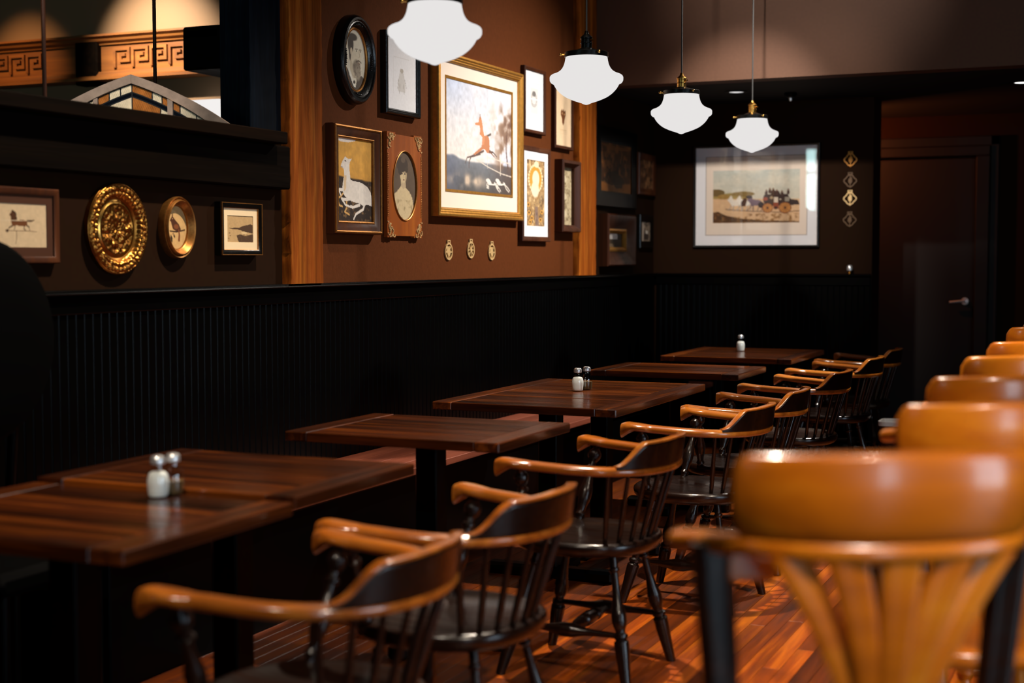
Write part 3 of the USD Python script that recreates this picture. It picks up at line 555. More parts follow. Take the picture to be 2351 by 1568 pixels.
def art_hunt(p):
    sky = np.clip(p.v / .68, 0, 1)[:, None]; p.C = np.array([196, 200, 214]) * (1 - sky) + np.array([214, 206, 200]) * sky
    p.put((p.noise(4, 1) - .45) * 1.2, (222, 214, 208)); p.put((.5 - p.u) * (.35 - p.v) * 5, (176, 188, 214))
    g = .675 + .025 * np.clip((p.u - .1) * 4, 0, 1) - .012 * np.exp(-((p.u - .1) / .06) ** 2) + .02 * (p.noise(5, 4) - .5)
    k = np.clip((p.v - g) / .02, 0, 1); dep = np.clip((p.v - .68) / .32, 0, 1)
    p.put(k, (116, 120, 128)); p.put(k * dep * .8, (66, 62, 58)); p.put(k * np.clip((.3 - p.u) * 3, 0, 1) * .6, (92, 98, 122)); p.mottle(.10, 26)
    p.put(k * np.clip((p.noise(9, 5) - .35) * 3, 0, 1) * np.exp(-((p.u - .33) / .22) ** 2 - ((p.v - .885) / .05) ** 2) * 1.4, (190, 170, 150))
    tree = np.clip((p.u - .62) / .2, 0, 1) * np.clip((p.v - .10) / .15, 0, 1) * np.clip((.80 - p.v) / .1, 0, 1); n = p.noise(11, 9, 4)
    p.put(tree * np.clip((n - .36) * 4, 0, 1), (150, 124, 104)); p.put(tree * np.clip((n - .5) * 5, 0, 1) * np.clip((p.u - .75) * 6, 0, 1), (104, 80, 70))
    p.line([(.92, .42), (.9, .55), (.93, .72)], (.012, .03), (96, 70, 60), .8)
    p.put(k * np.clip((p.u - .6) * 3, 0, 1) * .6, (74, 56, 50))
    W = (206, 194, 180)
    p.line([(.44, .685), (.62, .74), (.82, .785), (1, .805)], .009, W); p.line([(.63, .655), (.82, .668), (1, .685)], .008, W)
    p.line([(.61, .635), (.61, .75)], .009, W, .8); p.line([(.815, .64), (.81, .80)], .014, W)
    B, D = (178, 118, 84), (92, 74, 70)
    p.line([(.55, .60), (.44, .64), (.37, .665), (.34, .71), (.335, .77)], (.022, .010), D); p.line([(.5, .63), (.4, .66), (.31, .68), (.28, .735)], (.022, .009), D)
    p.line([(.62, .59), (.70, .60), (.755, .635)], (.02, .010), D); p.line([(.62, .60), (.66, .605), (.72, .64)], (.018, .010), (120, 80, 62))
    p.line([(.60, .46), (.66, .435)], (.02, .022), (96, 84, 76))
    p.poly([(.535, .47), (.6, .45), (.635, .47), (.645, .55), (.635, .60), (.61, .615), (.575, .585), (.54, .585), (.47, .625), (.42, .65), (.4, .64), (.47, .595), (.52, .565), (.53, .52)], B)
    p.put(p.inside([(.53, .48), (.57, .47), (.56, .54), (.53, .55)]) * .6, (206, 140, 104))
    p.poly([(.485, .30), (.505, .285), (.52, .31), (.535, .36), (.545, .42), (.57, .47), (.545, .49), (.52, .465), (.495, .455), (.50, .40), (.49, .375), (.43, .375), (.42, .36), (.48, .345)], (190, 128, 88))
    p.line([(.495, .31), (.5, .275)], .012, (120, 100, 96))
    for ox, oy in ((.60, .875), (.745, .865)):
        q = lambda *a: [(x + ox, y + oy) for x, y in a]
        for l in (q((.02, .0), (-.005, .035), (.03, .045)), q((.12, .01), (.19, .05), (.215, .075)), q((.13, .02), (.16, .06), (.20, .085)), q((.03, .02), (.0, .055), (.03, .06))): p.line(l, .012, (206, 198, 188))
        p.poly(q((0, -.02), (.03, -.03), (.06, -.005), (.13, 0), (.15, .02), (.09, .03), (.04, .03), (.01, .01)), (216, 208, 200)); p.oval(ox + .015, oy - .012, .028, .018, (216, 208, 200)); p.oval(ox + .09, oy + .005, .025, .012, (96, 88, 84), .7)
def art_white_deer(p):
    p.C[:] = (206, 150, 62); p.mottle(.16, 8); p.put((p.v - .1) * .6, (186, 124, 46))
    p.poly([(0, 0), (.58, 0), (.5, .045), (.3, .07), (.1, .065), (0, .05)], (226, 212, 200)); p.poly([(.6, 0), (1, 0), (1, .04), (.7, .02)], (96, 46, 24))
    g = .435 + .03 * p.noise(9, 2) + .04 * p.u; k = np.clip((p.v - g) / .02, 0, 1); p.put(k, (44, 30, 22)); p.put(k * np.clip((p.noise(24, 8) - .56) * 7, 0, 1), (112, 84, 52))
    L, S = (224, 212, 198), (206, 158, 92)
    for a in ([(.2, .65), (.1, .70), (.03, .72), (.08, .80), (.16, .81)], [(.26, .72), (.28, .82), (.22, .87), (.34, .90)]): p.line(a, .022, S)
    for a in ([(.34, .72), (.2, .73), (.14, .72), (.24, .79), (.44, .82)], [(.78, .74), (.72, .83), (.52, .89), (.46, .95)], [(.62, .78), (.46, .81), (.38, .80)], [(.14, .62), (.06, .62), (.12, .68)]): p.line(a, (.04, .022), L)
    p.poly([(.22, .42), (.18, .52), (.15, .62), (.22, .69), (.34, .735), (.5, .755), (.62, .76), (.72, .79), (.84, .77), (.97, .79), (.98, .72), (.93, .62), (.84, .56), (.68, .52), (.52, .51), (.38, .50), (.36, .42), (.34, .36)], L)
    p.poly([(.19, .27), (.24, .235), (.33, .26), (.42, .25), (.36, .30), (.35, .36), (.37, .46), (.22, .48), (.2, .38), (.16, .365), (.12, .365), (.13, .33)], L)
    p.put(p.inside([(.2, .45), (.27, .45), (.26, .6), (.2, .64)]) * .5, S); p.oval(.245, .285, .025, .008, (70, 60, 56)); p.line([(.13, .355), (.17, .36)], .008, (110, 90, 80)); p.mottle(.06, 30, 4)
def art_lady(p):
    p.C[:] = (82, 66, 52); p.mottle(.10, 9)
    S = (186, 164, 126)
    p.poly([(.03, .72), (.1, .62), (.26, .56), (.37, .50), (.36, .42), (.56, .42), (.56, .52), (.72, .58), (.84, .66), (.9, .80), (.86, 1), (0, 1)], S)
    p.put(np.clip((p.noise(14, 3) - .5) * 6, 0, 1) * (p.v > .70) * (p.v < .98) * .55, (116, 100, 66))
    p.poly([(.36, .50), (.40, .42), (.54, .42), (.55, .52), (.46, .545)], (170, 148, 116)); p.oval(.47, .34, .15, .125, S, 1, .2)
    p.oval(.42, .19, .25, .115, (58, 46, 38)); p.oval(.34, .27, .10, .08, (58, 46, 38)); p.oval(.60, .26, .07, .05, (62, 50, 40)); p.oval(.46, .12, .1, .05, (84, 68, 54), .6)
    for x in (.41, .53): p.oval(x, .325, .035, .012, (64, 50, 44), .9); p.line([(x - .04, .303), (x + .04, .302)], .007, (80, 64, 52))
    p.line([(.485, .33), (.495, .375), (.475, .38)], .007, (132, 110, 84)); p.oval(.48, .412, .045, .010, (120, 84, 70), .9); p.put(p.inside([(.56, .3), (.64, .3), (.6, .44), (.54, .45)]) * .35, (110, 92, 70)); p.mottle(.06, 40, 6)
def art_man(p):
    p.C[:] = (206, 196, 174); p.mottle(.07, 5)
    p.poly([(0, .62), (.14, .66), (.30, .80), (.52, .97), (.5, 1), (0, 1)], (66, 54, 44)); p.poly([(.60, .80), (.80, .74), (1, .80), (1, 1), (.5, 1)], (72, 60, 50)); p.poly([(.20, .62), (.34, .76), (.54, .95), (.44, .95), (.24, .76)], (222, 214, 198))
    p.poly([(.26, .46), (.44, .56), (.56, .80), (.40, .80), (.26, .66)], (188, 172, 146)); p.oval(.55, .38, .27, .25, (204, 190, 164), 1, .12); p.oval(.55, .24, .24, .12, (210, 198, 174), 1, .3)
    p.oval(.30, .25, .15, .17, (60, 50, 42), 1, .4); p.oval(.40, .13, .24, .07, (66, 56, 48), 1, .5); p.oval(.27, .40, .06, .14, (74, 62, 52), .9, .5); p.oval(.33, .37, .055, .065, (198, 180, 152), 1, .2)
    p.oval(.58, .62, .21, .15, (128, 114, 96), 1, .6); p.oval(.64, .72, .15, .14, (150, 136, 116), .9, .6); p.put(np.clip((p.noise(26, 4) - .5) * 6, 0, 1) * (((p.u - .6) / .2) ** 2 + ((p.v - .66) / .18) ** 2 < 1) * .6, (92, 80, 68))
    p.line([(.56, .525), (.68, .50), (.80, .525)], (.03, .018), (98, 84, 70)); p.line([(.64, .55), (.74, .548)], .010, (120, 84, 70))
    for x in (.58, .76): p.line([(x - .06, .318), (x + .05, .312)], .014, (80, 68, 58), .9); p.oval(x, .345, .030, .011, (60, 50, 44), 1, .4)
    p.line([(.69, .33), (.73, .43), (.68, .45)], .010, (150, 130, 106), .9); p.oval(.46, .87, .05, .03, (60, 50, 42)); p.mottle(.06, 30, 4)
def art_faint_figure(p, ink=(168, 160, 150)):
    p.C[:] = (218, 216, 218); p.line([(.22, .26), (.76, .26), (.76, .78), (.22, .78), (.22, .26)], .004, (196, 192, 190)); p.oval(.5, .44, .06, .035, ink, .8); p.poly([(.43, .47), (.57, .47), (.62, .62), (.62, .74), (.38, .74), (.36, .62)], ink, .45); p.mottle(.04, 40)
    for a in ([(.5, .5), (.5, .75)], [(.4, .55), (.36, .7)], [(.6, .55), (.66, .68)], [(.44, .62), (.42, .76)], [(.56, .62), (.58, .76)]): p.line(a, .008, (120, 112, 104), .7)
def art_small_device(p):
    p.C[:] = (216, 214, 216); p.line([(.2, .2), (.82, .2), (.82, .84), (.2, .84), (.2, .2)], .004, (194, 190, 188)); p.poly([(.32, .28), (.7, .28), (.7, .72), (.32, .72)], (196, 192, 190), .6)
    for r in (.12, .09): p.line([(.5 + 1.3 * r * math.cos(k), .48 + r * math.sin(k)) for k in np.linspace(0, 6.28, 24)], .014, (120, 116, 112), .8)
    p.oval(.5, .38, .1, .05, (110, 106, 104), .7); p.line([(.3, .47), (.72, .47)], .02, (226, 224, 226))
def art_brown_crest(p):
    p.C[:] = (214, 186, 152); p.mottle(.05, 12); p.poly([(.36, .40), (.42, .36), (.46, .40), (.52, .35), (.56, .40), (.64, .37), (.66, .46), (.6, .52), (.56, .60), (.5, .64), (.44, .60), (.42, .52), (.34, .46)], (98, 54, 26)); p.oval(.44, .44, .03, .02, (180, 140, 100)); p.oval(.57, .45, .03, .02, (180, 140, 100))
    for k in range(5): p.line([(.3, .70 + k * .022), (.7, .70 + k * .022)], .005, (178, 148, 112), .7)
def art_ornament(p):
    p.C[:] = (150, 118, 78); p.put(np.clip((p.noise(22, 2) - .5) * 5, 0, 1), (86, 66, 48)); p.put(np.clip((p.noise(26, 5) - .55) * 6, 0, 1), (206, 176, 130))
    p.oval(.5, .28, .36, .20, (204, 138, 54), 1, .1)
    for k in range(26):
        a = k / 26 * 6.283; p.oval(.5 + .38 * math.cos(a), .28 + .205 * math.sin(a), .045, .022, (214, 196, 156))
    p.oval(.52, .28, .2, .13, (226, 206, 176)); p.oval(.48, .44, .24, .14, (224, 204, 176), 1, .4); p.oval(.55, .06, .14, .05, (216, 200, 168))
    for k in range(30): a = k / 30 * math.pi + 0.1; p.line([(.5 + .3 * math.cos(a), .46 + .15 * math.sin(a)), (.5 + .46 * math.cos(a), .46 + .26 * math.sin(a))], .006, (206, 182, 140), .8)
    for c in ((.14, .8), (.3, .88), (.86, .78), (.78, .9), (.2, .94), (.1, .68)): p.oval(*c, .09, .035, (206, 150, 66)); p.oval(*c, .05, .02, (96, 74, 52))
    p.poly([(.46, .7), (.62, .7), (.7, 1), (.5, 1)], (110, 92, 92), .7)
def art_damask(p):
    p.C[:] = (176, 160, 128); n = np.abs(p.noise(9, 2) - .5); p.put(np.clip((.05 - n) * 22, 0, 1), (116, 100, 74)); p.mottle(.18, 40, 3)
    for k in range(3): c = .2 + .3 * k; p.line([(.5 + .28 * math.cos(a), c + .13 * math.sin(a)) for a in np.linspace(0, 6.28, 16)], .012, (120, 104, 78), .8); p.oval(.5, c, .14, .06, (200, 186, 156), .6)
def art_coach(p):
    p.C[:] = (196, 190, 172); p.put((.45 - p.v) * 1.4, (178, 186, 180)); p.put(np.clip((p.noise(5, 3) - .45) * 3, 0, 1) * (p.v < .45), (216, 206, 186))
    g = .40 + .05 * p.noise(6, 2); p.put(np.clip((p.v - g) / .02, 0, 1) * (p.u < .45), (150, 128, 70)); p.put(np.clip((p.v - .52 - .02 * p.u) / .03, 0, 1), (206, 168, 128)); p.oval(.04, .42, .10, .07, (104, 84, 46)); p.oval(.35, .45, .14, .05, (128, 104, 56)); p.oval(.12, .50, .07, .05, (150, 116, 56)); p.mottle(.06, 24)
    D = (50, 34, 30)
    p.line([(.15, .74), (.45, .78), (.8, .805), (1, .78)], .018, (110, 84, 66), .8); p.poly([(0, .80), (.06, .78), (.16, .86), (.35, .92), (.6, .955), (1, .975), (1, 1), (0, 1)], (74, 48, 26)); p.put(np.clip((p.noise(20, 6) - .5) * 5, 0, 1) * (p.v > .82), (124, 84, 44))
    for ox, c in ((.17, (214, 204, 190)), (.27, (222, 214, 202)), (.40, (112, 92, 104))):   # horses
        p.poly([(ox, .56), (ox + .02, .52), (ox + .05, .55), (ox + .14, .57), (ox + .17, .60), (ox + .16, .67), (ox + .05, .68), (ox + .03, .62)], c); p.line([(ox + .015, .57), (ox + .04, .5), (ox + .055, .56)], .035, c)
        for a in ([(.05, .66), (.03, .72), (.0, .76)], [(.07, .67), (.07, .77)], [(.15, .65), (.18, .72), (.16, .77)], [(.14, .66), (.12, .77)]): p.line([(x + ox, y) for x, y in a], .012, tuple(np.array(c) * .7))
    p.poly([(.33, .60), (.37, .52), (.40, .56), (.38, .68), (.33, .68)], (70, 44, 34)); p.oval(.42, .51, .04, .03, D); p.oval(.56, .66, .035, .06, D)
    p.poly([(.58, .54), (.60, .46), (.67, .46), (.67, .40), (.76, .40), (.78, .46), (.86, .46), (.90, .56), (.98, .58), (1, .66), (.86, .68), (.6, .68)], D)
    p.poly([(.705, .52), (.755, .52), (.755, .62), (.705, .62)], (206, 190, 170)); p.poly([(.70, .62), (.76, .62), (.76, .74), (.70, .74)], (132, 60, 36)); p.poly([(.83, .52), (.89, .52), (.88, .6), (.83, .6)], (150, 140, 124)); p.oval(.61, .55, .03, .035, (150, 66, 40)); p.oval(.68, .53, .02, .03, (160, 140, 110)); p.oval(.78, .56, .012, .018, (190, 176, 156))
    for x, h in ((.62, .40), (.66, .37), (.70, .37), (.74, .40), (.80, .42), (.87, .39)): p.oval(x, h + .04, .018, .045, (66, 44, 36)); p.oval(x, h - .01, .010, .018, (120, 84, 64))
    for x, r in ((.635, .058), (.835, .068)):
        p.oval(x, .72, r, r * 1.55, (186, 124, 62), 1, 0); p.line([(x + r * math.cos(k), .72 + r * 1.5 * math.sin(k)) for k in np.linspace(0, 6.28, 30)], .014, (110, 60, 34))
        for k in range(5): p.line([(x - r * math.cos(k * .63), .72 - r * 1.5 * math.sin(k * .63)), (x + r * math.cos(k * .63), .72 + r * 1.5 * math.sin(k * .63))], .006, (128, 76, 40))
        p.oval(x, .72, .012, .02, D)
    p.oval(.73, .72, .02, .03, D)
def art_horse(p):
    p.C[:] = (216, 190, 152); p.mottle(.05, 12); p.u = (p.u - .52) / .78 + .5; p.v = (p.v - .45) / 1.35 + .42; D, B = (60, 38, 24), (112, 66, 34)
    for a in ([(.33, .46), (.24, .50), (.22, .56)], [(.38, .46), (.36, .54)], [(.63, .44), (.70, .48), (.72, .55)], [(.60, .45), (.58, .51), (.62, .54)]): p.line(a, (.03, .014), D)
    p.poly([(.28, .38), (.34, .36), (.44, .37), (.56, .36), (.66, .38), (.66, .46), (.54, .47), (.42, .46), (.32, .47)], B); p.poly([(.25, .28), (.32, .21), (.38, .24), (.42, .34), (.38, .40), (.29, .38), (.29, .31)], (84, 50, 28)); p.line([(.32, .21), (.40, .25), (.42, .36)], .03, D); p.line([(.66, .38), (.78, .375), (.82, .36)], (.03, .016), D)
    p.line([(.16, .545), (.88, .555)], .010, (110, 84, 62)); p.line([(.41, .56), (.41, .70)], (.035, .014), (76, 46, 30)); p.line([(.41, .70), (.38, .78)], .012, D); p.line([(.04, .38), (1, .37)], .006, (226, 206, 174)); p.oval(.6, .86, .02, .012, (170, 130, 96)); p.oval(.2, .55, .035, .025, D)
def art_bird(p):
    p.C[:] = (196, 158, 104); p.mottle(.07, 14); D = (74, 40, 22)
    p.poly([(.28, .26), (.33, .17), (.36, .26), (.46, .33), (.62, .42), (.72, .54), (.66, .58), (.5, .585), (.34, .54), (.28, .44), (.24, .36), (.20, .34)], D); p.oval(.5, .48, .14, .07, (120, 68, 36), .8, .5); p.oval(.32, .30, .025, .012, (190, 150, 100))
    p.line([(.2, .585), (.5, .60), (.9, .555)], (.03, .035), (52, 30, 20)); p.line([(.62, .56), (.64, .68), (.62, .79)], (.045, .07), (112, 62, 34)); p.poly([(.24, .66), (.32, .74), (.30, .86), (.25, .86), (.20, .76)], (52, 38, 24)); p.poly([(.36, .63), (.44, .70), (.42, .75), (.36, .70)], (60, 44, 28)); p.line([(.4, .60), (.3, .66)], .008, D)
def art_shore(p):
    p.C[:] = (182, 150, 104); p.mottle(.08, 12); D = (62, 42, 28); n = p.noise(14, 4)
    p.poly([(.06, .47), (.5, .44), (.6, .38), (.8, .34), (.9, .30), (1, .34), (1, .66), (.6, .58), (.5, .53), (.2, .51)], D, .9); p.put(np.clip((n - .42) * 5, 0, 1) * (p.u > .5) * (p.v > .36) * (p.v < .56), (86, 62, 40)) if False else p.oval(.66, .64, .12, .05, (206, 178, 130)); p.poly([(.36, .74), (.5, .70), (.7, .76), (1, .68), (1, 1), (.45, 1)], D, .9); p.put(np.clip((n - .45) * 5, 0, 1) * (p.v > .7) * (p.u > .4), (84, 60, 40))
    for c in ((.1, .66), (.12, .76), (.06, .86)): p.oval(*c, .03, .02, (120, 92, 62))
def art_dark_still(p):
    p.C[:] = (70, 40, 18); n = p.noise(7, 2, 4); p.put(np.clip((n - .46) * 5, 0, 1), (128, 78, 34)); p.put(np.clip((p.noise(12, 7, 4) - .52) * 6, 0, 1) * (p.v > .3) * (p.v < .8), (40, 24, 14)); p.poly([(0, .80), (.35, .86), (1, .78), (1, 1), (0, 1)], (140, 86, 36), .8); p.poly([(.02, .04), (.9, .05), (.95, .10), (.3, .14)], (130, 80, 36), .7)
    p.line([(.70, .18), (.64, .38)], .03, (150, 100, 50)); p.line([(.04, .22), (.05, .42)], .03, (140, 88, 44)); p.line([(.80, .4), (.84, .62)], .05, (132, 84, 40)); p.poly([(.2, .62), (.45, .55), (.75, .7), (.7, .9), (.5, .92)], (44, 30, 18), .8)
def art_murky(p):
    p.C[:] = (84, 52, 30); p.put(np.clip((p.noise(6, 3) - .48) * 5, 0, 1), (140, 96, 60)); p.put(np.clip((p.noise(9, 6) - .5) * 5, 0, 1), (46, 30, 20))
def art_gilt(p):
    p.C[:] = (66, 54, 42); p.poly([(0, 0), (.62, 0), (.66, .44), (0, .47)], (216, 210, 204)); p.poly([(.62, 0), (1, 0), (1, .5), (.66, .44)], (40, 30, 24)); p.oval(.3, .74, .16, .09, (120, 100, 76)); p.mottle(.2, 16)
def art_tiny(p): p.C[:] = (206, 180, 140); p.put(np.clip((p.noise(6, 3) - .5) * 6, 0, 1), (130, 100, 66))
def art_photo(p):
    p.C[:] = (140, 120, 100); p.poly([(0, 0), (.45, 0), (.3, .5), (.25, 1), (0, 1)], (190, 170, 150)); p.put(np.clip((p.noise(8, 3) - .48) * 5, 0, 1) * (p.u > .3), (50, 40, 34)); p.poly([(.5, .44), (.75, .46), (.74, .62), (.5, .6)], (214, 204, 190)); p.poly([(.3, .6), (.8, .62), (.8, .92), (.3, .9)], (46, 36, 32), .8)

# ---------------------------------------------------------------- things on the walls
def hung(name, label, cat, y, z, x=WX): return thing(name, label, cat, (x + .001, y, z), group='framed pictures on the side wall' if cat == 'picture' else None)
def picture(name, label, y0, y1, z0, z1, prof, fmat, art, nu, nv, mat=None, glass=False, thing_=None, frame_label=None, liner=None, depth=None):
    """prof: (inset, x) of the frame; the print sits at inset fw, behind the lip. mat: (material, border, foot extra)"""
    w, h = y1 - y0, z1 - z0
    t = thing_ or hung(name, label, 'picture', (y0 + y1) / 2, (z0 + z1) / 2)
    fi = max(i for i, x in prof); lip = [x for i, x in prof if i == fi]; xb = depth if depth is not None else max(.006, min(lip))
    obj(t, 'frame', frame_rect(w, h, prof), fmat, 28, frame_label)
    pw, ph, dz = w - 2 * fi + .002, h - 2 * fi + .002, 0
    obj(t, 'backing', box(.001, .003, -w / 2 + .004, w / 2 - .004, -h / 2 + .004, h / 2 - .004), 'mat_brown', False)
    if mat:
        m, b, foot = mat; obj(t, 'mat_board', rect_ring(pw, ph, pw - 2 * b, ph - 2 * b - foot, xb - .001, xb + .0015, foot / 2), m, False)
        if liner: lw = liner[1]; obj(t, 'liner', (lambda g: (g.apply_translation([0, 0, foot / 2]), g)[1])(frame_rect(pw - 2 * b + .002, ph - 2 * b - foot + .002, [(0, xb + .001), (0, xb + .004), (lw, xb + .0025), (lw, xb - .001)])), liner[0], False)
        pw, ph, dz = pw - 2 * b, ph - 2 * b - foot, foot / 2
    g, uv = grid_yz(pw, ph, nu, nv, xb - .0005); g.apply_translation([0, 0, dz]); P = Paint(uv, (200, 200, 200), pw / ph, int(abs(y0) * 10)); art(P)
    obj(t, 'print', g, 'print', False, color=P.out())
    if glass: obj(t, 'glazing', box(xb + .003, xb + .0045, -w / 2 + fi - .001, w / 2 - fi + .001, -h / 2 + fi - .001, h / 2 - fi + .001), 'picture_glass', False)
    return t
def prof_simple(w, d, lip=None):
    lip = max(.006, d - .012) if lip is None else lip
    return [(0, 0), (0, d - .006), (.003, d - .001), (w * .3, d), (w * .75, d - .002), (w, d - .006), (w, lip), (w * .6, 0)]

# the long wall between the posts
t = hung('oval_portrait', 'black oval frame with an old portrait of a bearded man', 'picture', 5.556, 2.192)
obj(t, 'frame', frame_oval(.315, .395, [(0, 0), (0, .03), (.004, .042), (.012, .05), (.022, .051), (.028, .045), (.033, .046), (.044, .040), (.052, .032), (.055, .030), (.057, .018), (.04, 0)]), 'black_lacquer', 30)
obj(t, 'inner_rim', frame_oval(.207, .287, [(0, .020), (0, .028), (.004, .030), (.007, .028), (.009, .030), (.012, .027), (.013, .020)]), 'gold_bronze', 30, 'gilt inner rim')
for q in (90, 180, 270, 0):
    for k in range(-4, 5):
        a_ = math.radians(q + k * (4.2 if q % 180 else 3.2)); s_ = trimesh.creation.icosphere(1, .0062 - .0006 * abs(k)); s_.apply_scale([1.3, 1, 1]); s_.apply_translation([.040 + .002 * (k % 2), (.315 / 2 - .044) * math.cos(a_), (.395 / 2 - .044) * math.sin(a_)]); obj(t, 'carved_bead', s_, 'black_lacquer', True)
g, uv = disc_yz(.186, .266, 60, 120, .022); P = Paint(uv, (200, 190, 170), .67, 2); art_man(P); obj(t, 'print', g, 'print', False, color=P.out())
picture('picture', 'narrow black frame with a faint small figure on white paper, beside the oval portrait', 5.825, 6.165, 1.985, 2.365, [(0, 0), (0, .03), (.004, .036), (.011, .036), (.015, .031), (.02, .032), (.024, .027), (.026, .026), (.026, .022), (.015, 0)], 'black_lacquer', art_faint_figure, 70, 90)
picture('picture', 'deep brown frame with a white deer leaping under an orange sky', 5.337, 5.757, 1.419, 1.897, [(0, 0), (0, .036), (.004, .044), (.012, .047), (.02, .043), (.03, .041), (.044, .033), (.049, .031), (.049, .024), (.03, 0)], 'walnut', art_white_deer, 110, 140)
tt = stage.GetPrimAtPath('/World/picture_001')
obj(tt, 'gilt_edge', frame_rect(.42, .478, [(.003, .042), (.004, .0475), (.010, .050), (.015, .047), (.016, .041)]), 'gold_bronze', 28, 'worn gilt outer edge')
obj(tt, 'gilt_slip', frame_rect(.324, .382, [(0, .024), (0, .032), (.004, .034), (.009, .031), (.011, .027), (.011, .023)]), 'gold_bronze', 28, 'beaded gilt inner slip')
t = hung('lady_portrait', 'burl wood panel with gilt corners and an oval portrait of a lady', 'picture', 6.02, 1.656)
w, h = .345, .492
from shapely.geometry import box as sbox, Polygon
ov = lambda a, b: Polygon([(a * math.cos(k), b * math.sin(k)) for k in np.linspace(0, 2 * np.pi, 72, endpoint=False)])
pan = sbox(-w / 2, -h / 2, w / 2, h / 2).difference(sbox(-w * .27, h / 2 - .008, w * .27, h)).difference(sbox(-w * .27, -h, w * .27, -h / 2 + .008))
obj(t, 'panel', poly_x(pan.difference(ov(.118, .162)), .002, .022), 'burl', False)
obj(t, 'backing', box(.001, .004, -.13, .13, -.17, .17), 'mat_brown', False)
obj(t, 'oval_rim', frame_oval(.248, .336, [(0, .021), (.001, .026), (.004, .028), (.007, .026), (.008, .018), (.005, .018)]), 'gold_bronze', 30, 'gilt oval rim')
g, uv = disc_yz(.238, .326, 60, 120, .0185); P = Paint(uv, (90, 70, 50), .7, 5); art_lady(P); obj(t, 'print', g, 'print', False, color=P.out())
for sy in (-1, 1):
    for sz in (-1, 1):   # pierced gilt corner ornament
        c = np.array([sy * (w / 2 - .004), sz * (h / 2 - .004)]); parts = []
        r2 = random.Random(3)
        for k in range(26):
            a_, b_ = r2.random() * .062, r2.random() * .085
            if a_ / .065 + b_ / .09 > 1: continue
            o = c - np.array([sy * a_, sz * b_]); th = [o + .008 * np.array([math.cos(q), math.sin(q)]) * (1 - q / 9) for q in np.linspace(k, k + 4.2, 8)]; parts.append(ribbon(th, .0034, .0215, .0265))
        obj(t, 'corner_ornament', cat_(parts), 'pale_brass', False, 'pierced gilt corner ornament')
    obj(t, 'side_bead', cat_([trimesh.creation.icosphere(1, .0034).apply_translation([.0225, sy * (w / 2 - .006), z]) for z in np.arange(-.145, .15, .0085)]), 'gold_bronze', True)
picture('hunt_picture', 'largest gold framed painting of a leaping deer over a fence, with hounds', 6.335, 7.40, 1.522, 2.345, [(0, 0), (0, .035), (.004, .044), (.014, .046), (.022, .04), (.026, .042), (.034, .037), (.038, .038), (.044, .031), (.047, .030), (.047, .022), (.03, 0)], 'gold_leaf', art_hunt, 150, 170, ('mat_beige', .068, .014), liner=('gold_leaf', .014), frame_label='stepped gold frame')
picture('picture', 'narrow dark frame with a round emblem on white paper, upper right of the large painting', 7.455, 7.77, 2.03, 2.405, prof_simple(.02, .028), 'walnut', art_small_device, 60, 80)
picture('picture', 'dark frame with a small brown crest on tan paper, behind the second pendant', 7.912, 8.21, 1.972, 2.36, prof_simple(.02, .03), 'walnut', art_brown_crest, 60, 80)
picture('picture', 'brown frame with a golden halo ornament on a white mat', 7.418, 7.835, 1.41, 1.955, prof_simple(.028, .032), 'walnut', art_ornament, 90, 150, ('paper_white', .05, .012))
picture('picture', 'small deep walnut frame with a faded woven pattern, next to the farther post', 7.968, 8.266, 1.472, 1.908, [(0, 0), (0, .05), (.005, .058), (.02, .056), (.04, .03), (.044, .028), (.044, .008), (.02, 0)], 'walnut', art_damask, 60, 110)

# brass harness medallions
def medallion(label, y, z, kind, x=WX, rz=0, mat='pale_brass', scale=1.0, root=None):
    t = thing('brass_medallion', label, 'ornament', (x + (.001 if not rz else 0), y, z) if not rz else (x, y, z), rz, group='brass medallions by the far door' if rz else 'brass medallions under the large painting')
    e = lambda a, b, cy=0, cz=0: Polygon([(cy + a * math.cos(k), cz + b * math.sin(k)) for k in np.linspace(0, 2 * np.pi, 40, endpoint=False)])
    k = scale; out = e(.042 * k, .044 * k)
    if kind == 'diamond': out = e(.034 * k, .044 * k).union(e(.046 * k, .028 * k)).union(Polygon([(0, .05 * k), (.042 * k, 0), (0, -.05 * k), (-.042 * k, 0)]))
    ring_ = out.difference(out.buffer(-(.0075 if kind == 'diamond' else .008) * k)); loop = sbox(-.016 * k, .04 * k, .016 * k, .058 * k).difference(sbox(-.009 * k, .046 * k, .009 * k, .053 * k))
    obj(t, 'rim', poly_x(ring_.union(loop), 0, .007), mat, False)
    if kind == 'star': inner = cat_([ribbon([(0, 0), (.036 * k * math.cos(q), .038 * k * math.sin(q))], .006 * k, .001, .006) for q in np.linspace(0, 2 * np.pi, 8, endpoint=False)] + [poly_x(e(.012 * k, .012 * k), .001, .008)])
    else:
        r2 = random.Random(len(label)); blob = e(.017 * k, .021 * k, .002 * k, -.004 * k).union(e(.011 * k, .011 * k, -.008 * k, .016 * k)).union(sbox(-.006 * k, -.036 * k, .004 * k, -.015 * k))
        for q in range(5): blob = blob.union(e(.008 * k, .007 * k, r2.uniform(-.025, .025) * k, r2.uniform(-.025, .025) * k))
        if kind == 'diamond': blob = e(.014 * k, .019 * k).union(e(.008 * k, .008 * k, .005 * k, .017 * k)).union(sbox(-.003 * k, -.043 * k, .003 * k, .043 * k))
        else: blob = blob.union(sbox(-.036 * k, -.006 * k, .036 * k, .001 * k))
        inner = poly_x(blob, .001, .0055)
    obj(t, 'figure', inner, mat, False)
    return t
medallion('oval brass medallion with a curled figure, left of the three under the large painting', 6.524, 1.347, 'figure')
medallion('oval brass medallion with spokes, middle of the three under the large painting', 6.787, 1.356, 'star')
medallion('oval brass medallion with crossed figure, right of the three under the large painting', 7.051, 1.347, 'figure ')
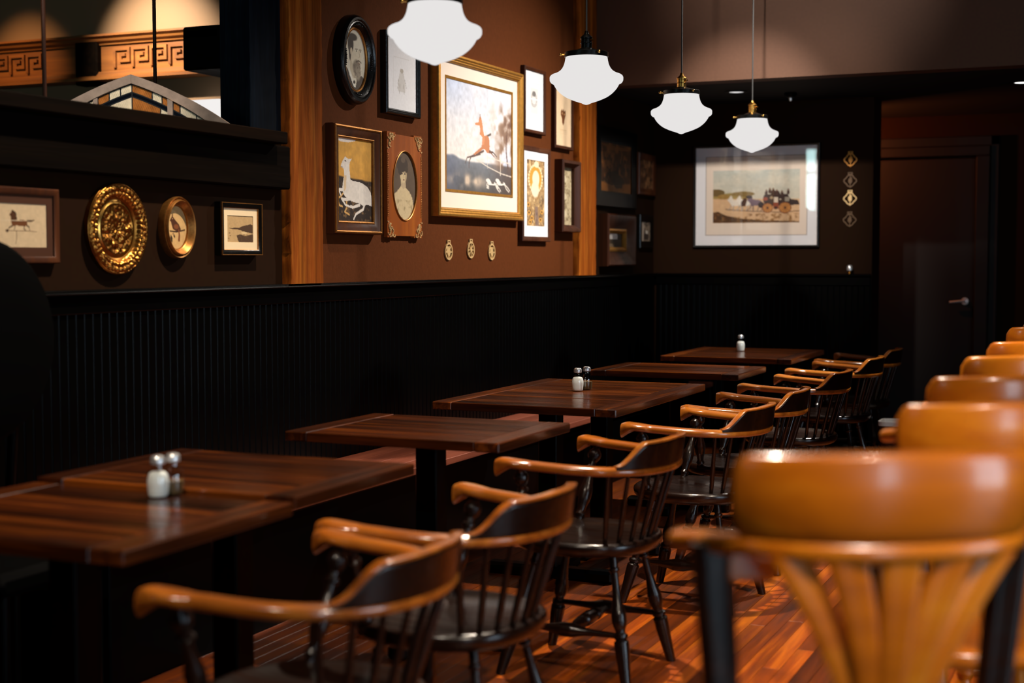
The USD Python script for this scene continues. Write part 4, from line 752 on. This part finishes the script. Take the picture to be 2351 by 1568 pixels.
for z, m, l in ((1.985, 'gold_bronze', 'topmost brass harness medallion beside the far door'), (1.842, 'dull_brass', 'second brass harness medallion from the top beside the far door'), (1.721, 'pale_brass', 'brightest brass harness medallion, third from the top beside the far door'), (1.575, 'dull_brass', 'lowest brass harness medallion beside the far door')):
    medallion(l, YB - .001, z, 'diamond', x=-1.833, rz=-90, mat=m)

# the wall under the ledge
t = picture('horse_print', 'brown matted horse print in a wide dark frame at the left edge of the photo', 3.30, 3.645, 1.295, 1.534, prof_simple(.022, .026), 'walnut', art_horse, 110, 70, ('mat_brown', .03, 0), glass=True)
t = hung('brass_plate', 'large embossed round brass plate', 'plate', 3.94, 1.413)
nr, na = 60, 220
r = np.repeat(np.linspace(.002, 1, nr), na); a = np.tile(np.linspace(0, 2 * np.pi, na, endpoint=False), nr)
base = np.interp(r, [0, .5, .56, .60, .64, .70, .76, .92, .96, .985, 1], [.010, .012, .014, .010, .0075, .012, .022, .024, .022, .024, .018])
yy, zz = r * np.cos(a), r * np.sin(a)
emb = (meshkit.fbm(np.stack([yy * 9, zz * 9, np.zeros(len(r))], 1), 3, 4) - .5) * .018 * (r < .54) * np.clip((.55 - r) * 12, 0, 1)
lob = np.abs(np.sin(a * 22 + (r > .84) * .7)) * .006 * ((r > .70) & (r < .95)) * np.abs(np.sin((r - .70) / .25 * 2 * np.pi)) + (meshkit.noise(np.stack([yy * 26, zz * 26, np.ones(len(r))], 1), 5) - .5) * .006 * ((r > .70) & (r < .95))
beadr = np.abs(np.sin(a * 36)) * .002 * (r > .955)
k = np.arange(na); k2 = (k + 1) % na
F = np.vstack([np.vstack([np.stack([i * na + k, (i + 1) * na + k, (i + 1) * na + k2], 1), np.stack([i * na + k, (i + 1) * na + k2, i * na + k2], 1)]) for i in range(nr - 1)])
V = np.stack([base + emb + lob + beadr, .153 * yy, .157 * zz], 1)
fr = r[F].max(1)
def sub(mask): m = trimesh.Trimesh(V, F[mask], process=False); m.remove_unreferenced_vertices(); return m
obj(t, 'rim', sub(fr > .66), 'aged_brass', True, 'embossed rim'); obj(t, 'well', sub((fr > .55) & (fr <= .66)), 'brass', True, 'plain polished well'); obj(t, 'relief', sub(fr <= .55), 'aged_brass', True, 'embossed centre relief')
obj(t, 'back_edge', frame_oval(.308, .316, [(0, 0), (0, .018), (.004, .022), (.012, .016), (.012, 0)], 96), 'aged_brass', 30)
t = hung('bird_picture', 'oval gilt frame with a perched bird', 'picture', 4.275, 1.424)
obj(t, 'frame', frame_oval(.192, .226, [(0, 0), (0, .022), (.003, .028), (.007, .026), (.009, .02), (.012, .03), (.016, .036), (.02, .034), (.03, .02), (.034, .016), (.036, .008), (.02, 0)]), 'gold_bronze', 30)
g, uv = disc_yz(.124, .158, 50, 100, .009); P = Paint(uv, (196, 158, 104), .78, 6); art_bird(P); obj(t, 'print', g, 'print', False, color=P.out())
picture('picture', 'small black and gilt frame with a shore etching, left of the nearer post', 4.525, 4.80, 1.323, 1.528, prof_simple(.022, .032), 'black_lacquer', art_shore, 80, 60, ('paper_cream', .03, 0), liner=None)
tt = stage.GetPrimAtPath('/World/picture_006')
for i0, i1, nm_ in ((0.0005, .005, 'gilt_edge'), (.018, .0235, 'gilt_slip')): obj(tt, nm_, frame_rect(.275, .205, [(i0, .024), (i0 + .0005, .0335 if i0 < .01 else .028), (i1 - .001, .0335 if i0 < .01 else .026), (i1, .012 if i0 > .01 else .03)]), 'gold_bronze', False)

# between the farther post and the corner
picture('picture', 'large black frame with a murky brown still life, right of the farther post', 8.60, 9.40, 1.652, 2.17, prof_simple(.10, .035), 'black_paint', art_dark_still, 90, 90)
picture('picture', 'dim brown framed picture high in the corner', 9.465, 9.835, 1.76, 2.05, prof_simple(.045, .03), 'walnut', art_murky, 40, 40)
picture('picture', 'deep box frame with bright gilt inner frame, lower right of the farther post', 8.735, 9.285, 1.26, 1.606, [(0, 0), (0, .06), (.01, .07), (.03, .065), (.09, .03), (.10, .028), (.10, .012), (.05, 0)], 'walnut', art_gilt, 40, 40)
tt = stage.GetPrimAtPath('/World/picture_009')
obj(tt, 'gilt_slip', frame_rect(.352, .148 + .002, [(0, .012), (0, .034), (.012, .036), (.03, .022), (.03, .012)]), 'gold_leaf', False, 'bright gilt inner frame')
picture('picture', 'tiny reddish framed picture beside the box frame', 9.265, 9.425, 1.372, 1.50, prof_simple(.03, .02), 'burl', art_tiny, 30, 30)
picture('picture', 'small black framed photograph low in the corner', 9.505, 9.80, 1.385, 1.62, prof_simple(.05, .026), 'black_lacquer', art_photo, 50, 50)

# the coach print on the end wall
t = thing('coach_print', 'large black framed coach and horses print on the dark end wall', 'picture', (-2.487, YB - .001, 1.749), -90)
picture('', '', 0, .895, 0, .715, prof_simple(.017, .03), 'black_lacquer', lambda P: None, 2, 2, thing_=t) if False else None
w, h = .90, .72
obj(t, 'frame', frame_rect(w, h, prof_simple(.016, .03)), 'black_lacquer', 28)
obj(t, 'backing', box(.001, .006, -w / 2 + .01, w / 2 - .01, -h / 2 + .01, h / 2 - .01), 'mat_brown', False)
obj(t, 'mat_board', rect_ring(w - .03, h - .03, .726, .556, .0065, .0085, .004), 'paper_white', False)
obj(t, 'inner_mat', rect_ring(.728, .558, .618, .370, .006, .0078, -.006).apply_translation([0, 0, .004]), 'mat_beige', False, 'beige inner mat')
obj(t, 'ruled_line', rect_ring(.728, .558, .720, .550, .0079, .0084).apply_translation([0, 0, .004]), 'mat_brown', False, 'thin brown ruled line')
g, uv = grid_yz(.618, .370, 170, 110, .007); g.apply_translation([0, 0, -.002]); P = Paint(uv, (200, 190, 170), 1.67, 9); art_coach(P); obj(t, 'print', g, 'print', False, color=P.out())
obj(t, 'glazing', box(.011, .0125, -w / 2 + .015, w / 2 - .015, -h / 2 + .015, h / 2 - .015), 'picture_glass', False)
t = thing('bell_push', 'small round metal knob where the chair rail ends by the far door', 'knob', (-1.822, YB - .044, 1.207))  # a plain round knob on the end of the chair rail
obj(t, 'stem', lathe([(.010, 0), (.008, .02)], 12), 'aged_brass', 40); obj(t, 'head', lathe([(.008, .018), (.019, .022), (.021, .035), (.019, .052), (.012, .06), (.001, .062)], 20), 'chrome', 40)

# ---------------------------------------------------------------- stained glass arch on the ledge
t = thing('stained_glass_arch', 'pointed arched window panel with leaded ribbed glass standing on the ledge', 'stained glass', (-3.584, 4.480, 1.8155), -66.17)
def arc(a, b, bow, n=24):
    a, b = np.array(a), np.array(b); k = np.linspace(0, 1, n); d = (b - a); nrm = np.array([-d[1], d[0]]) / np.hypot(*d)
    return a + np.outer(k, d) + np.outer(4 * k * (1 - k), nrm) * bow
AH = 2.019 - 1.8155; FT = AH / .51
outer = np.vstack([arc((-FT, 0), (0, AH), .018), arc((0, AH), (FT, 0), .018)[1:]])
inner = np.vstack([arc((-FT + .075, 0), (0, AH - .034), .015), arc((0, AH - .034), (FT - .075, 0), .015)[1:]])
ring_p = Polygon(np.vstack([outer, inner[::-1]])).buffer(0)
obj(t, 'arch_frame', poly_x(ring_p.intersection(sbox(-1, 0, 0, 1)), -.018, .018), 'grey_wood', False, 'weathered grey left arch rail'); obj(t, 'arch_frame', poly_x(ring_p.intersection(sbox(0.0008, 0, 1, 1)), -.018, .018), 'grey_wood', False, 'weathered grey right arch rail')
hole = Polygon(inner).buffer(-.001)
for a_, b_ in ((-.149, -.132), (.138, .158)): obj(t, 'mullion', poly_x(sbox(a_, 0, b_, .220).intersection(hole), -.013, .013), 'grey_wood', False)
band1, band2 = hole.buffer(-.030), hole.buffer(-.046)
cells = []
L1 = hole.difference(band1); L2 = band1.difference(band2); L3 = band2
for x0, x1, m in ((-.275, -.149, 'pale_glass'), (-.132, -.088, 'amber_glass'), (-.088, -.044, 'pale_glass'), (-.044, 0, 'pale_glass'), (0, .078, 'amber_glass'), (.078, .116, 'pale_glass'), (.116, .138, 'amber_glass'), (.158, .185, 'amber_glass'), (.185, .249, 'pale_glass'), (.249, .330, 'pale_glass')): cells.append((L1, x0, x1, m))
for x0, x1 in ((-.132, 0), (0, .138), (.158, .275)): cells.append((L2, x0, x1, 'dark_glass'))
for x0, x1, m in ((-.132, 0, 'pale_glass'), (0, .110, 'amber_glass'), (.110, .138, 'pale_glass'), (.158, .275, 'pale_glass')): cells.append((L3, x0, x1, m))
lead = []
for reg, x0, x1, m in cells:
    c = reg.intersection(sbox(x0, .001, x1, 1)).buffer(-.0022)
    for q in getattr(c, 'geoms', [c]):
        if q.is_empty or q.area < 2e-5: continue
        if m != 'dark_glass':   # ribbed glass: thin raised ribs
            b = q.bounds; s_ = -1 if (b[0] + b[2]) / 2 < 0 else 1
            ribs = [q.intersection(Polygon([(o, -.1), (o + .0035, -.1), (o + .0035 + s_ * .12, .2), (o + s_ * .12, .2)])) for o in np.arange(b[0] - .15, b[2] + .15, .0072)]
            ribs = [z for g_ in ribs for z in getattr(g_, 'geoms', [g_]) if z.geom_type == 'Polygon' and z.area > 1e-7]
            obj(t, 'glass_piece', cat_([poly_x(q, -.003, .002)] + [poly_x(z, .0018, .0045) for z in ribs]), m, False)
        else: obj(t, 'glass_piece', poly_x(q, -.003, .003), m, False)
        lead.append(poly_x(q.buffer(.0026).difference(q), -.004, .0042))
obj(t, 'lead_lines', cat_(lead), 'lead', False)

# ---------------------------------------------------------------- side room beyond the ledge
t = thing('backbar_cornice', 'carved wooden cornice with a Greek key frieze lit by spots beyond the ledge', 'cornice', (-6.5, 7.0, 0))
x0, x1 = -2.4, 2.6
obj(t, 'frieze', box(x0, x1, -.06, -.001, 2.43, 2.60), 'cornice_wood', False)
obj(t, 'top_moulding', loft([[(x, y, z) for y, z in ((0, 2.595), (-.075, 2.595), (-.08, 2.605), (-.10, 2.615), (-.11, 2.63), (-.13, 2.64), (-.13, 2.652), (0, 2.652))] for x in (x0, x1)]), 'cornice_wood', False)
obj(t, 'lower_moulding', loft([[(x, y, z) for y, z in ((0, 2.38), (-.14, 2.38), (-.14, 2.395), (-.10, 2.41), (-.085, 2.435), (0, 2.435))] for x in (x0, x1)]), 'cornice_wood', False)
obj(t, 'pilaster_block', cbox(.55, .72, -.10, -.001, 2.36, 2.66, .008), 'dark_timber', False)  # dark block set across the frieze between two runs of keys
from shapely.geometry import LineString
key = [(0, 0), (0, .10), (.105, .10), (.105, .03), (.045, .03), (.045, .065), (.07, .065)]
i = 0; xx = -1.6
while xx < 2.4:
    if not (.28 < xx < .75):
        g_ = LineString([(xx + .0 + p, 2.465 + q) for p, q in key]).buffer(.009, join_style=2, cap_style=3)
        m = poly_x(g_, 0, .016); m.vertices = np.stack([m.vertices[:, 1], -.06 - m.vertices[:, 0], m.vertices[:, 2]], 1); m.invert(); obj(t, 'key_motif', m, 'cornice_wood', False)
    xx += .135
t = thing('dark_beam_end', 'dark timber beam end in the side room, right of the lit cornice', 'beam', (-4.55, 6.72, 0)); obj(t, 'beam', cbox(-.26, .3, -.28, .12, 2.335, 2.555, .01), 'dark_timber', 20); obj(t, 'upper_block', cbox(-.26, -.02, -.28, .12, 2.5, 2.57, .01), 'dark_timber', 20)
t = thing('wall_lamp', 'white glowing square lampshade in the side room behind the stained glass', 'lamp', (-4.96, 6.99, 1.95)); obj(t, 'shade', loft([[(u * .22 * s, -.085 + v * .14 * s, z) for u, v in rrect(1, 1, 3, .1)] for z, s in ((0, 1.1), (.275, 1))]), 'shade_glow', False); obj(t, 'back_plate', cbox(-.05, .05, -.014, -.0, .06, .2, .004), 'brass', 20)
